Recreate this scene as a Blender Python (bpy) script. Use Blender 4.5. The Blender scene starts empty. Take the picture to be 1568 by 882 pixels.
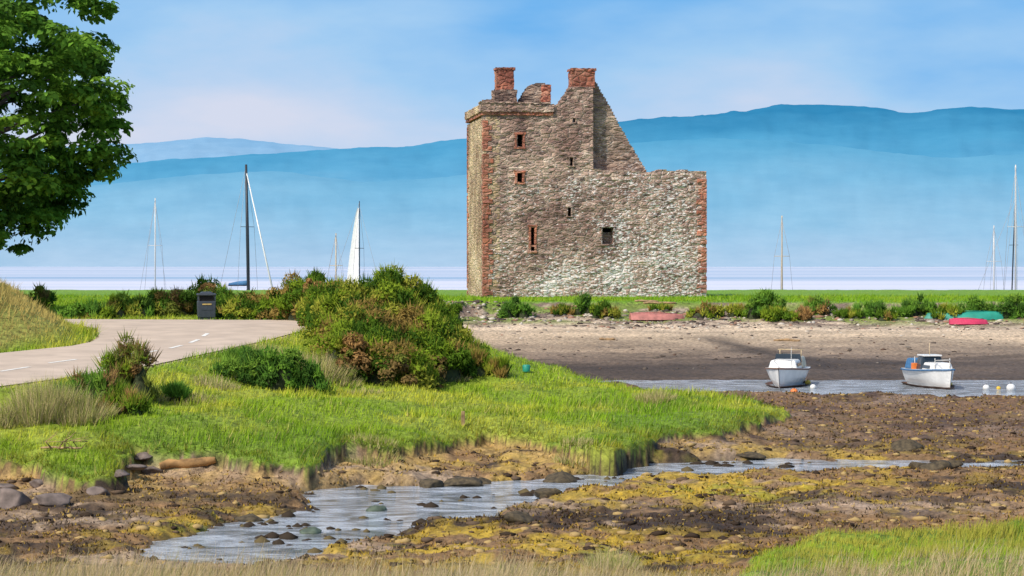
import bpy, bmesh, math, random
import numpy as np
from mathutils import Vector, Matrix
random.seed(3); rng=np.random.default_rng(7)
scene=bpy.context.scene
EYE=2.4; F=3049.0; HV=405.0   # eye height above the castle lawn (m), focal length in image pixels, image row of the horizon

# ------------------------------------------------------------------ helpers
def link(o,parent=None):
    scene.collection.objects.link(o)
    if parent: o.parent=parent
    return o
def empty(name,loc=(0,0,0),rotz=0):
    e=bpy.data.objects.new(name,None); e.empty_display_size=0.3
    e.location=loc; e.rotation_euler=(0,0,rotz); return link(e)
def fast_mesh(name,V,Fa,mats,col=None,smooth=False,parent=None,matidx=None):
    V=np.asarray(V,dtype=np.float32); Fa=np.asarray(Fa,dtype=np.int32)
    me=bpy.data.meshes.new(name); k=Fa.shape[1]
    me.vertices.add(len(V)); me.vertices.foreach_set('co',V.ravel())
    me.loops.add(Fa.size); me.loops.foreach_set('vertex_index',Fa.ravel())
    me.polygons.add(len(Fa)); me.polygons.foreach_set('loop_start',np.arange(0,Fa.size,k,dtype=np.int32))
    if smooth: me.polygons.foreach_set('use_smooth',np.ones(len(Fa),dtype=bool))
    for m in (mats if isinstance(mats,(list,tuple)) else [mats]): me.materials.append(m)
    if matidx is not None: me.polygons.foreach_set('material_index',np.asarray(matidx,dtype=np.int32))
    me.update(calc_edges=True)
    if col is not None:
        a=me.color_attributes.new(name='Col',type='FLOAT_COLOR',domain='POINT')
        c=np.ones((len(V),4),dtype=np.float32); c[:,:3]=col; a.data.foreach_set('color',c.ravel())
    return link(bpy.data.objects.new(name,me),parent)
def py_mesh(name,V,Fa,mat,parent=None,smooth=False):
    me=bpy.data.meshes.new(name); me.from_pydata([tuple(v) for v in V],[],[tuple(f) for f in Fa])
    me.materials.append(mat); me.validate(); me.update()
    if smooth: me.polygons.foreach_set('use_smooth',[True]*len(me.polygons))
    return link(bpy.data.objects.new(name,me),parent)
def box(name,x0,x1,y0,y1,z0,z1,mat,parent=None,bev=0.0,taper=0.0):
    t=taper
    V=[(x0,y0,z0),(x1,y0,z0),(x1,y1,z0),(x0,y1,z0),(x0+t,y0+t,z1),(x1-t,y0+t,z1),(x1-t,y1-t,z1),(x0+t,y1-t,z1)]
    Fa=[(0,3,2,1),(4,5,6,7),(0,1,5,4),(1,2,6,5),(2,3,7,6),(3,0,4,7)]
    o=py_mesh(name,V,Fa,mat,parent)
    if bev>0:
        m=o.modifiers.new('b','BEVEL'); m.width=bev; m.segments=2
    return o
def tube(name,pts,rads,mat,parent=None,n=8):
    V=[];Fa=[]
    P=[Vector(p) for p in pts]
    for i,p in enumerate(P):
        d=(P[min(i+1,len(P)-1)]-P[max(i-1,0)]).normalized()
        a=d.cross(Vector((0,0,1)) if abs(d.z)<0.9 else Vector((1,0,0))).normalized(); b=d.cross(a)
        for j in range(n):
            t=2*math.pi*j/n; V.append(p+(a*math.cos(t)+b*math.sin(t))*rads[i])
    for i in range(len(P)-1):
        for j in range(n):
            j2=(j+1)%n; Fa.append((i*n+j,i*n+j2,(i+1)*n+j2,(i+1)*n+j))
    Fa.append(tuple(range(n))[::-1]); Fa.append(tuple((len(P)-1)*n+j for j in range(n)))
    return py_mesh(name,V,Fa,mat,parent,smooth=True)

_T=[rng.random((256,256)) for _ in range(6)]
def vn(x,y,s=0):
    xi=np.floor(x).astype(int); yi=np.floor(y).astype(int); fx=x-xi; fy=y-yi
    fx=fx*fx*(3-2*fx); fy=fy*fy*(3-2*fy); T=_T[s%6]; o=s*37
    a=T[(xi+o)&255,(yi+o)&255]; b=T[(xi+1+o)&255,(yi+o)&255]; c=T[(xi+o)&255,(yi+1+o)&255]; d=T[(xi+1+o)&255,(yi+1+o)&255]
    return (a*(1-fx)+b*fx)*(1-fy)+(c*(1-fx)+d*fx)*fy
def fbm(x,y,s=0,o=3):
    r=0;a=.5;t=0
    for i in range(o):
        r=r+a*vn(x*2**i,y*2**i,s+i); t+=a; a*=.5
    return r/t
def sstep(a,b,x):
    t=np.clip((x-a)/(b-a),0,1); return t*t*(3-2*t)
def sdf(poly,x,y):
    P=np.array(poly); Q=np.roll(P,-1,0); best=np.full(x.shape,1e9); ins=np.zeros(x.shape,bool)
    for (ax,ay),(bx,by) in zip(P,Q):
        ex,ey=bx-ax,by-ay; wx,wy=x-ax,y-ay
        t=np.clip((wx*ex+wy*ey)/(ex*ex+ey*ey+1e-12),0,1)
        best=np.minimum(best,(wx-ex*t)**2+(wy-ey*t)**2)
        if ay!=by:
            c=((ay>y)!=(by>y))&(x<(bx-ax)*(y-ay)/(by-ay)+ax); ins^=c
    d=np.sqrt(best); return np.where(ins,d,-d)
def P3(u,v,z):
    d=(EYE-z)*F/(v-HV); return ((u-784)/F*d,d,z)
def P2(u,v,z): return P3(u,v,z)[:2]

# ------------------------------------------------------------------ terrain plan
land=[P2(u,v,z) for u,v,z in [(-400,700,-2.3),(0,690,-2.3),(60,708,-2.35),(130,722,-2.4),(180,716,-2.4),(200,690,-2.35),(330,692,-2.4),(400,700,-2.4),
 (470,702,-2.4),(500,688,-2.4),(540,678,-2.4),(600,680,-2.4),(680,666,-2.4),(730,658,-2.4),(800,662,-2.4),(860,674,-2.42),(930,684,-2.45),(960,682,-2.45),
 (1005,660,-2.45),(1090,658,-2.5),(1150,642,-2.5),(1205,630,-2.5),(1170,618,-2.45),(1050,603,-2.3),(950,592,-2.2),(870,577,-2.05),(780,566,-1.9),(735,561,-1.8)]]
land+=[(-2.6,90),(-4.2,105),(-5,118),(-4.5,124),(0,127),(8,128),(20,127),(35,128),(60,126),(130,128),(130,192),(-130,192),(-130,40),(-40,42)]
def zroad(y): return -1.0+1.0*sstep(49,86,y)
def Pr(u,v):
    d=60.
    for _ in range(60): d=.5*d+.5*(EYE-float(zroad(d)))*F/(v-HV)
    return ((u-784)/F*d,d)
def Pz(u,v): p=Pr(u,v); return (p[0],p[1],float(zroad(p[1])))
cp=[P3(u,v,z) for u,v,z in [(0,690,-2.3),(130,722,-2.4),(330,700,-2.4),(470,703,-2.4),(600,680,-2.4),(730,665,-2.4),(860,680,-2.42),(930,690,-2.45),(1090,660,-2.5),(1200,635,-2.5),
 (1050,600,-2.3),(950,590,-2.2),(780,565,-1.9),(700,600,-1.9),(500,620,-1.85),(300,625,-1.6),(850,620,-2.2),(100,645,-1.7),(600,600,-1.7),(400,600,-1.4),(960,640,-2.35),(700,640,-2.15)]]
cp+=[Pz(u,v) for u,v in [(0,592),(115,577),(230,562),(300,547),(400,527),(460,510),(60,560),(200,540),(300,515)]]
cp+=[(-3.4,78,-.5),(-2.6,72,-1.3),(-3,85,-.6),(-4.5,100,-.4),(-6,85,0),(-20,54,-1.),(-30,62,-.9),(-25,80,0),(-15,85,0),(-30,48,-1.7),(-19,49,-2.0),(-17,50.5,-1.4)]
cp=np.array(cp)
road_near=[(-60,47),(-24,51.5),Pr(0,592),Pr(120,576),Pr(230,560),Pr(300,545),Pr(360,532),Pr(410,521),Pr(455,509)]
road_far=[Pr(152,517),Pr(140,524),Pr(110,530),Pr(0,541),(-26,66),(-60,64)]
road=road_near+[(-6.5,79),(-3.5,81.5),(-3.5,85.5),(-12,86),(-36,90),(-36,85.5),(-20,82.5),Pr(118,497.5),Pr(150,505)]+road_far
WL=-3.2
stream=[P2(u,v,WL) for u,v in [(235,838),(330,812),(400,795),(478,782),(455,757),(560,746),(700,742),(840,736),(930,722),(1000,711),(1130,704),(1350,706),(1500,708),(1700,712),
 (1700,722),(1500,719),(1330,721),(1130,731),(960,741),(860,762),(780,779),(735,802),(600,816),(510,836),(440,862),(380,868),(250,864)]]
pool=[P2(u,v,WL) for u,v in [(915,583),(1100,581.5),(1568,583),(2000,584),(2300,612),(1568,612),(1300,611),(1120,608),(1000,601)]]
mound=[P2(u,v,-2.6) for u,v in [(1118,858),(1145,835),(1210,815),(1300,803),(1420,797),(1568,790),(1900,785),(1900,960),(1300,960),(1190,885)]]
castle_ang=math.radians(9)

def H(x,y,masks=False):
    x=np.asarray(x,float); y=np.asarray(y,float)
    w1=fbm(x/1.3,y/1.3,1,4)-.5; w2=fbm(x/1.3,y/1.3,4,4)-.5
    xw=x+w1*1.6; yw=y+w2*1.6
    sl=sdf(land,xw,yw); sr=sdf(road,x,y); ss=sdf(stream,x+w1*1.7,y+w2*2.0); sp=sdf(pool,x+w1*3,y+w2*2.5); sm=sdf(mound,xw,yw)
    num=0;den=0
    for cx,cy,cz in cp:
        w=1/((x-cx)**2+(y-cy)**2+1.5)**1.6; num=num+w*cz; den=den+w
    zl=num/den
    t=sstep(84,98,y); zl=zl*(1-t)
    md=np.where((x<-13.5)&(y<83)&(sr<0)&(y>64),np.clip(-sr-.2,0,3.8)*.58,0)*sstep(66,71,y)
    hum=(fbm(x/1.1,y/1.1,2,3)-.5)*.36+(fbm(x/4.,y/4.,3,2)-.5)*.35
    hum=hum*(1-sstep(95,110,y)*.75)
    zland=zl+hum*np.clip(-sr/1.5,0,1)+md
    zland=zland-(.06+.22*fbm(x/1.9,y/1.9,3,2))*np.exp(-np.maximum(sl,0)/.5)*(y<90)
    rf=sstep(-1.2,-.1,sr); zland=zland*(1-rf)+(zroad(y)-.02)*rf
    fine=(fbm(x/.5,y/.5,5,4)-.5)*.27+(fbm(x/3.,y/3.,2,2)-.5)*.22
    zm=-3.05+.22*np.exp(np.minimum(sl,0)/1.6)+fine+.08*sstep(60,80,y)
    wet1=sstep(-.8,.25,ss); wet2=sstep(-1.0,.3,sp); wet=np.maximum(wet1,wet2)
    zm=zm*(1-wet)+(-3.40-.25*wet2+fine*1.1)*wet
    beach=np.interp(y,[93,97,107,120,124,127,300],[-3.45,-3.12,-2.42,-1.32,-.85,-.35,-.3])+(fbm(x/.9,y/.9,3,3)-.5)*.14
    beach=beach+(fbm(x/7,y/5,1,2)-.5)*.25
    tb=sstep(93,98,y); zm=zm*(1-tb)+beach*tb
    nb=sstep(35,31,y); zb=np.where(y>31,-2.8,-2.8+(31-y)*.143)+(fbm(x/.8,y/.8,1,3)-.5)*.2
    zm=zm*(1-nb)+zb*nb
    w=np.interp(y,[80,90,115,124],[.09,1.6,1.6,.9])
    s=sstep(-w,w*.3,sl)
    z=zm*(1-s)+np.maximum(zland,zm*(y<90)-9*(y>=90)+.05)*s
    s2=sstep(-.3,.12,sm); z=z*(1-s2)+np.maximum(z,-2.58+hum*1.3-.3*np.exp(-np.maximum(sm,0)/.5))*s2
    sea=sstep(189,195,y); z=z*(1-sea)-4.5*sea
    if masks: return z,dict(sl=sl,sr=sr,ss=ss,sp=sp,sm=sm,s=s,s2=s2,nb=nb,wet=wet)
    return z
def ray_ground(u,v):
    d=np.concatenate([np.linspace(25,90,3000),np.linspace(90.05,200,2500)])
    x=(u-784)/F*d; zr=EYE-(v-HV)/F*d; z=H(x,d)
    i=np.argmax(z>=zr)
    if not (z>=zr).any(): i=-1
    return float(x[i]),float(d[i]),float(z[i])

# ------------------------------------------------------------------ material helpers
def mat_new(name):
    m=bpy.data.materials.new(name); m.use_nodes=True; nt=m.node_tree; nt.nodes.clear()
    return m,nt,nt.nodes,nt.links
def simple(name,col,rough=.6,metal=0,var=.25,scale=8,bump=0.0):
    m,nt,N,L=mat_new(name)
    o=N.new('ShaderNodeOutputMaterial'); p=N.new('ShaderNodeBsdfPrincipled'); L.new(p.outputs[0],o.inputs[0])
    tc=N.new('ShaderNodeTexCoord'); n=N.new('ShaderNodeTexNoise'); n.inputs['Scale'].default_value=scale; n.inputs['Detail'].default_value=5
    L.new(tc.outputs['Object'],n.inputs['Vector'])
    r=N.new('ShaderNodeValToRGB'); L.new(n.outputs['Fac'],r.inputs[0])
    r.color_ramp.elements[0].position=.3; r.color_ramp.elements[1].position=.7
    r.color_ramp.elements[0].color=tuple(c*(1-var) for c in col)+(1,); r.color_ramp.elements[1].color=tuple(min(1,c*(1+var)) for c in col)+(1,)
    L.new(r.outputs[0],p.inputs['Base Color']); p.inputs['Roughness'].default_value=rough; p.inputs['Metallic'].default_value=metal
    if bump>0:
        b=N.new('ShaderNodeBump'); b.inputs['Strength'].default_value=bump; b.inputs['Distance'].default_value=.05
        L.new(n.outputs['Fac'],b.inputs['Height']); L.new(b.outputs[0],p.inputs['Normal'])
    return m
def foliage_mat(name,transl=.35,up=.5):
    m,nt,N,L=mat_new(name)
    o=N.new('ShaderNodeOutputMaterial'); a=N.new('ShaderNodeAttribute'); a.attribute_name='Col'
    d=N.new('ShaderNodeBsdfDiffuse'); t=N.new('ShaderNodeBsdfTranslucent'); mx=N.new('ShaderNodeMixShader'); mx.inputs[0].default_value=transl
    if up>0:
        g=N.new('ShaderNodeNewGeometry'); ad=N.new('ShaderNodeVectorMath'); ad.operation='ADD'; ad.inputs[1].default_value=(0,0,up); L.new(g.outputs['Normal'],ad.inputs[0])
        nn=N.new('ShaderNodeVectorMath'); nn.operation='NORMALIZE'; L.new(ad.outputs[0],nn.inputs[0]); L.new(nn.outputs[0],d.inputs['Normal'])
    L.new(a.outputs['Color'],d.inputs[0]); L.new(a.outputs['Color'],t.inputs[0]); L.new(d.outputs[0],mx.inputs[1]); L.new(t.outputs[0],mx.inputs[2]); L.new(mx.outputs[0],o.inputs[0])
    return m
def ground_mat():
    m,nt,N,L=mat_new('shore_and_turf')
    o=N.new('ShaderNodeOutputMaterial'); p=N.new('ShaderNodeBsdfPrincipled'); L.new(p.outputs[0],o.inputs[0])
    a=N.new('ShaderNodeAttribute'); a.attribute_name='Col'
    tc=N.new('ShaderNodeTexCoord')
    n=N.new('ShaderNodeTexNoise'); n.inputs['Scale'].default_value=5; n.inputs['Detail'].default_value=8; n.inputs['Roughness'].default_value=.75
    L.new(tc.outputs['Object'],n.inputs['Vector'])
    r=N.new('ShaderNodeValToRGB'); r.color_ramp.elements[0].position=.34; r.color_ramp.elements[1].position=.66
    r.color_ramp.elements[0].color=(.36,.34,.32,1); r.color_ramp.elements[1].color=(1.6,1.6,1.55,1); L.new(n.outputs['Fac'],r.inputs[0])
    mx=N.new('ShaderNodeMix'); mx.data_type='RGBA'; mx.blend_type='MULTIPLY'; mx.inputs['Factor'].default_value=1
    L.new(a.outputs['Color'],mx.inputs['A']); L.new(r.outputs[0],mx.inputs['B']); L.new(mx.outputs['Result'],p.inputs['Base Color'])
    p.inputs['Roughness'].default_value=.7; p.inputs['Specular IOR Level'].default_value=.35
    b=N.new('ShaderNodeBump'); b.inputs['Strength'].default_value=.8; b.inputs['Distance'].default_value=.09; L.new(n.outputs['Fac'],b.inputs['Height']); L.new(b.outputs[0],p.inputs['Normal'])
    return m
def stone_mat(name,cols,scale=(2.0,2.0,4.6),mortar=(.54,.47,.40),lichen=.5):
    m,nt,N,L=mat_new(name)
    o=N.new('ShaderNodeOutputMaterial'); p=N.new('ShaderNodeBsdfPrincipled'); L.new(p.outputs[0],o.inputs[0]); p.inputs['Roughness'].default_value=.9
    tc=N.new('ShaderNodeTexCoord'); mp=N.new('ShaderNodeMapping'); mp.inputs['Scale'].default_value=scale; 
    nd=N.new('ShaderNodeTexNoise'); nd.inputs['Scale'].default_value=1.7; nd.inputs['Detail'].default_value=4; L.new(tc.outputs['Object'],nd.inputs['Vector'])
    va=N.new('ShaderNodeVectorMath'); va.operation='MULTIPLY_ADD'; va.inputs[1].default_value=(.4,.4,.14); L.new(nd.outputs['Color'],va.inputs[0]); L.new(tc.outputs['Object'],va.inputs[2])
    L.new(va.outputs[0],mp.inputs['Vector'])
    v=N.new('ShaderNodeTexVoronoi'); v.feature='F1'; v.inputs['Scale'].default_value=1; L.new(mp.outputs[0],v.inputs['Vector'])
    e=N.new('ShaderNodeTexVoronoi'); e.feature='DISTANCE_TO_EDGE'; e.inputs['Scale'].default_value=1; L.new(mp.outputs[0],e.inputs['Vector'])
    sx=N.new('ShaderNodeSeparateColor'); L.new(v.outputs['Color'],sx.inputs[0])
    r=N.new('ShaderNodeValToRGB'); els=r.color_ramp.elements; els[0].color=cols[0]+(1,); els[0].position=0; els[1].color=cols[-1]+(1,); els[1].position=1
    for i,c in enumerate(cols[1:-1]):
        q=els.new((i+1)/(len(cols)-1)); q.color=c+(1,)
    nf=N.new('ShaderNodeTexNoise'); nf.inputs['Scale'].default_value=6; nf.inputs['Detail'].default_value=6; nf.inputs['Roughness'].default_value=.7; L.new(tc.outputs['Object'],nf.inputs['Vector'])
    bl=N.new('ShaderNodeMath'); bl.operation='MULTIPLY_ADD'; bl.inputs[1].default_value=1.0; bl.inputs[2].default_value=-.42; L.new(nf.outputs['Fac'],bl.inputs[0])
    bl2=N.new('ShaderNodeMath'); bl2.operation='MULTIPLY_ADD'; bl2.inputs[1].default_value=.9; L.new(sx.outputs[0],bl2.inputs[0]); L.new(bl.outputs[0],bl2.inputs[2])
    L.new(bl2.outputs[0],r.inputs[0])
    mr=N.new('ShaderNodeMapRange'); mr.inputs[1].default_value=.01; mr.inputs[2].default_value=.10; mr.inputs[3].default_value=.9; mr.inputs[4].default_value=0
    L.new(e.outputs['Distance'],mr.inputs[0])
    n2=N.new('ShaderNodeTexNoise'); n2.inputs['Scale'].default_value=.33; n2.inputs['Detail'].default_value=6; L.new(tc.outputs['Object'],n2.inputs['Vector'])
    mm=N.new('ShaderNodeMath'); mm.operation='MULTIPLY'; L.new(mr.outputs[0],mm.inputs[0]); L.new(n2.outputs['Fac'],mm.inputs[1])
    mx=N.new('ShaderNodeMix'); mx.data_type='RGBA'; L.new(mm.outputs[0],mx.inputs['Factor']); L.new(r.outputs[0],mx.inputs['A']); mx.inputs['B'].default_value=mortar+(1,)
    n3=N.new('ShaderNodeTexNoise'); n3.inputs['Scale'].default_value=.28; n3.inputs['Detail'].default_value=7; n3.inputs['Roughness'].default_value=.72; L.new(tc.outputs['Object'],n3.inputs['Vector'])
    r3=N.new('ShaderNodeValToRGB'); r3.color_ramp.elements[0].position=.40; r3.color_ramp.elements[1].position=.60
    r3.color_ramp.elements[0].color=(.58,.45,.42,1); r3.color_ramp.elements[1].color=(1.28,1.19,1.08,1); L.new(n3.outputs['Fac'],r3.inputs[0])
    m2=N.new('ShaderNodeMix'); m2.data_type='RGBA'; m2.blend_type='MULTIPLY'; m2.inputs['Factor'].default_value=1; L.new(mx.outputs['Result'],m2.inputs['A']); L.new(r3.outputs[0],m2.inputs['B'])
    n4=N.new('ShaderNodeTexNoise'); n4.inputs['Scale'].default_value=3.6; n4.inputs['Detail'].default_value=8; n4.inputs['Roughness'].default_value=.7
    mp4=N.new('ShaderNodeMapping'); mp4.inputs['Scale'].default_value=(1,1,1.7); L.new(tc.outputs['Object'],mp4.inputs[0]); L.new(mp4.outputs[0],n4.inputs['Vector'])
    sp=N.new('ShaderNodeSeparateXYZ'); L.new(tc.outputs['Object'],sp.inputs[0])
    g=N.new('ShaderNodeMath'); g.operation='MULTIPLY_ADD'; g.inputs[1].default_value=-.010; g.inputs[2].default_value=.035; L.new(sp.outputs['Z'],g.inputs[0])
    g2=N.new('ShaderNodeMath'); g2.operation='MULTIPLY_ADD'; g2.inputs[1].default_value=.005; L.new(sp.outputs['X'],g2.inputs[0]); L.new(g.outputs[0],g2.inputs[2])
    g3=N.new('ShaderNodeMath'); g3.operation='ADD'; L.new(n4.outputs['Fac'],g3.inputs[0]); L.new(g2.outputs[0],g3.inputs[1])
    g5=N.new('ShaderNodeMath'); g5.operation='MULTIPLY_ADD'; g5.inputs[1].default_value=.4; L.new(n2.outputs['Fac'],g5.inputs[0]); L.new(g3.outputs[0],g5.inputs[2])
    mr4=N.new('ShaderNodeMapRange'); mr4.inputs[1].default_value=.765; mr4.inputs[2].default_value=.815; mr4.inputs[4].default_value=lichen; L.new(g5.outputs[0],mr4.inputs[0])
    m3=N.new('ShaderNodeMix'); m3.data_type='RGBA'; L.new(mr4.outputs[0],m3.inputs['Factor']); L.new(m2.outputs['Result'],m3.inputs['A']); m3.inputs['B'].default_value=(.86,.81,.75,1)
    L.new(m3.outputs['Result'],p.inputs['Base Color'])
    b=N.new('ShaderNodeBump'); b.inputs['Strength'].default_value=.75; b.inputs['Distance'].default_value=.10
    mb=N.new('ShaderNodeMapRange'); mb.inputs[2].default_value=.2; L.new(e.outputs['Distance'],mb.inputs[0])
    ad=N.new('ShaderNodeMath'); ad.operation='MULTIPLY_ADD'; ad.inputs[1].default_value=.8; L.new(sx.outputs[1],ad.inputs[0]); L.new(mb.outputs[0],ad.inputs[2])
    ad2=N.new('ShaderNodeMath'); ad2.operation='ADD'; L.new(ad.outputs[0],ad2.inputs[0]); L.new(nf.outputs['Fac'],ad2.inputs[1])
    L.new(ad2.outputs[0],b.inputs['Height']); L.new(b.outputs[0],p.inputs['Normal'])
    return m
M_ground=ground_mat(); M_fol=foliage_mat('leaf_foliage',.33,.45); M_blade=foliage_mat('grass_blades',.35,1.4)
M_stone=stone_mat('castle_rubble',[(.11,.08,.075),(.25,.175,.15),(.44,.325,.27),(.31,.21,.18),(.53,.405,.33),(.37,.26,.215),(.70,.59,.50)],lichen=.85)
M_dark=stone_mat('castle_rubble_slate',[(.13,.105,.09),(.26,.205,.165),(.40,.31,.24),(.23,.175,.145),(.50,.39,.30)],lichen=.3,scale=(1.4,1.4,4.5))
M_warm=stone_mat('castle_rubble_warm',[(.42,.31,.17),(.56,.44,.27),(.48,.37,.24),(.66,.55,.37),(.36,.25,.15)],lichen=.2)
M_red=stone_mat('red_sandstone',[(.40,.12,.08),(.52,.21,.13),(.36,.14,.10),(.54,.28,.19)],scale=(1.5,1.5,2.9),lichen=.2,mortar=(.42,.26,.18))
M_void=simple('dark_interior',(.015,.013,.012),.95)  # near-black colour stands in for unlit depth in castle windows and bin opening
M_rock=simple('rock',(.17,.13,.11),.85,var=.5,scale=4,bump=.6)
M_bark=simple('bark',(.10,.075,.055),.9,var=.4,bump=.5)
M_white=simple('white_gelcoat',(.80,.78,.74),.3,var=.06,scale=3)
M_cream=simple('cream_paint',(.62,.55,.40),.5,var=.15)
M_glass=simple('dark_window',(.03,.04,.05),.12,var=.1)
M_blue=simple('blue_canvas',(.05,.16,.32),.8,var=.2)
M_alu=simple('mast_alloy',(.62,.60,.56),.4,var=.08)
M_black=simple('mast_dark',(.025,.03,.04),.5,var=.1)
M_timber=simple('mast_timber',(.55,.42,.25),.5,var=.15)
M_strake=simple('brown_strake',(.16,.08,.05),.6)
M_redboat=simple('faded_red_hull',(.45,.17,.14),.7,var=.3,scale=3)
M_green=simple('green_hull',(.02,.28,.20),.5,var=.2,scale=2)
M_pink=simple('pink_hull',(.62,.05,.12),.45,var=.12)
M_bin=simple('bin_slate',(.045,.055,.07),.5,var=.15)
M_gold=simple('gold_lettering',(.55,.38,.12),.5)
M_org=simple('orange_buoy',(.75,.20,.04),.45,var=.1); M_yel=simple('yellow_buoy',(.75,.48,.05),.45,var=.1)
M_wood=simple('weathered_wood',(.34,.22,.11),.85,var=.45,scale=5,bump=.5)
M_rust=simple('rusty_timber',(.34,.19,.07),.85,var=.6,scale=3,bump=.7)
M_tarp=simple('green_tarpaulin',(.02,.30,.12),.6,var=.2)
M_line=simple('road_paint',(.80,.78,.72),.7,var=.12,scale=6)
M_road=simple('pale_asphalt',(.54,.43,.335),.9,var=.14,scale=.9,bump=.15)
M_rope=simple('rigging',(.35,.35,.36),.5)

# ------------------------------------------------------------------ terrain sheet
NC=860
ys=np.concatenate([np.linspace(-15,22,25),np.geomspace(22.25,205,840),np.linspace(215,420,6)])
t=np.linspace(-1,1,NC); tw=.58*t+.42*t**5
hw=np.where(ys>0,.42*ys+13,13)
X=hw[:,None]*tw[None,:]; Y=np.repeat(ys[:,None],NC,1)
Z,mk=H(X,Y,True)
def noises(X,Y): return fbm(X/2.2,Y/2.2,2,4),fbm(X/.7,Y/.7,4,3),fbm(X/5,Y/3.5,1,3),fbm(X/.3,Y/.3,3,2)
n_a,n_b,n_c,n_d=noises(X,Y)
def mixc(c,d,f): return c*(1-f[...,None])+np.array(d)*f[...,None]
def shore_colour(X,Y,mk,n_a,n_b,n_c,n_d):
    C=np.zeros(X.shape+(3,))+np.array((.29,.17,.075))
    C=mixc(C,(.46,.34,.24),sstep(.56,.70,n_c)*.8)
    pk=np.exp(-((X-8)/4)**2-((Y-45)/1.6)**2); C=mixc(C,(.55,.40,.29),pk*sstep(.35,.55,n_a)*.9)
    C=mixc(C,(.065,.040,.024),sstep(.47,.56,n_a*.7+n_b*.3)*(1-pk*.6))
    pat=np.exp(-((X-4)/5)**2-((Y-48.5)/3.2)**2)+.9*np.exp(-((X-.5)/4.)**2-((Y-38.5)/2.6)**2)+.8*np.exp(-((X+6.5)/2.5)**2-((Y-42)/2.5)**2)+.6*np.exp(-((X-9)/5)**2-((Y-56)/3)**2)+.6*np.exp(-((X-2)/6)**2-((Y-54.5)/2)**2)
    C=mixc(C,(.52,.35,.04),sstep(.61,.77,n_b+.22*pat+.05)*np.clip(.4+pat,0,1))
    C=mixc(C,(.40,.36,.03),sstep(.66,.80,n_a*.5+n_d*.5+.14*pat)*np.clip(pat,0,1))
    C=mixc(C,(.52,.34,.13),np.exp(np.minimum(mk['sl'],0)/2.0)*sstep(.32,.55,n_b)*.9)
    dk=np.exp(-((X-3)/3.5)**2-((Y-43)/1.8)**2)+.8*np.exp(-((X+10)/2)**2-((Y-43)/3)**2); C=mixc(C,(.055,.033,.022),np.clip(dk*1.5,0,.9)*sstep(.3,.5,n_b))
    far=sstep(56,64,Y); C=mixc(C,(.17,.10,.07),far*.55); 
    bc=np.stack([np.interp(Y,[94,101,105,110,115,120,127],[.085,.11,.20,.36,.56,.62,.36]),np.interp(Y,[94,101,105,110,115,120,127],[.06,.08,.145,.27,.43,.49,.28]),np.interp(Y,[94,101,105,110,115,120,127],[.045,.06,.105,.19,.30,.36,.21])],-1)
    bc=bc*(.55+.9*fbm(X/6,Y/1.6,3,3))[...,None]
    bc=mixc(bc,(.07,.05,.035),sstep(.54,.64,fbm(X/3.,Y/.9,5,4))*sstep(114,105,Y)*.6)
    rub=sstep(118,121,Y); bc=mixc(bc,(.16,.11,.09),rub*sstep(.45,.6,fbm(X/1.5,Y/.8,2,3))*.8); bc=mixc(bc,(.18,.25,.04),sstep(119.5,123,Y)*sstep(.42,.55,fbm(X/2.2,Y/1.5,4,3))*.9)
    st=np.exp(-((X-(13.5+(Y-108)*-.35))/1.1)**2)*sstep(99,102,Y)*sstep(116,112,Y)+np.exp(-((X-20)/5)**2-((Y-103)/1.2)**2)+np.exp(-((X-5)/6)**2-((Y-101)/1.5)**2); bc=mixc(bc,(.05,.036,.028),np.clip(st,0,1)*.8)
    tb=sstep(92,97,Y)[...,None]; C=C*(1-tb)+bc*tb
    C=mixc(C,(.24,.18,.07),mk['nb'])
    wetc=sstep(.1,.8,mk['wet'])*(Y<92); C=mixc(C,(.06,.045,.03),wetc*.6)
    return C
C=shore_colour(X,Y,mk,n_a,n_b,n_c,n_d)
G=np.zeros(X.shape+(3,))+np.array((.24,.34,.025))
G=mixc(G,(.32,.38,.04),sstep(.45,.65,n_a)); G=mixc(G,(.15,.26,.02),sstep(.5,.7,n_c)*.7)
G=mixc(G,(.15,.31,.02),sstep(95,112,Y)*.75)
md=(X<-13.5)&(mk['sr']<0)&(Y<83)&(Y>64); G=mixc(G,(.40,.36,.10),md*.6*sstep(.6,1.8,-mk['sr']))
gs=sstep(.80,.98,mk['s']); gs=np.maximum(gs,sstep(.6,.95,mk['s2']))
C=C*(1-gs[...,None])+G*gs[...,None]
edge=np.exp(-((mk['s']-.5)/.36)**2)*(Y<88); C=mixc(C,(.028,.018,.010),edge*.95)  # dark soil plus undercut shadow painted along the turf lip
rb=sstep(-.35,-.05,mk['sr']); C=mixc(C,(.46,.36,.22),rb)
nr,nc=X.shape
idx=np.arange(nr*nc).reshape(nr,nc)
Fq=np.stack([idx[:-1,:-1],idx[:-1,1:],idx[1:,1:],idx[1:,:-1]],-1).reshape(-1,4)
fast_mesh('ground',np.stack([X,Y,Z],-1).reshape(-1,3),Fq,M_ground,col=C.reshape(-1,3),smooth=True)

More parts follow.
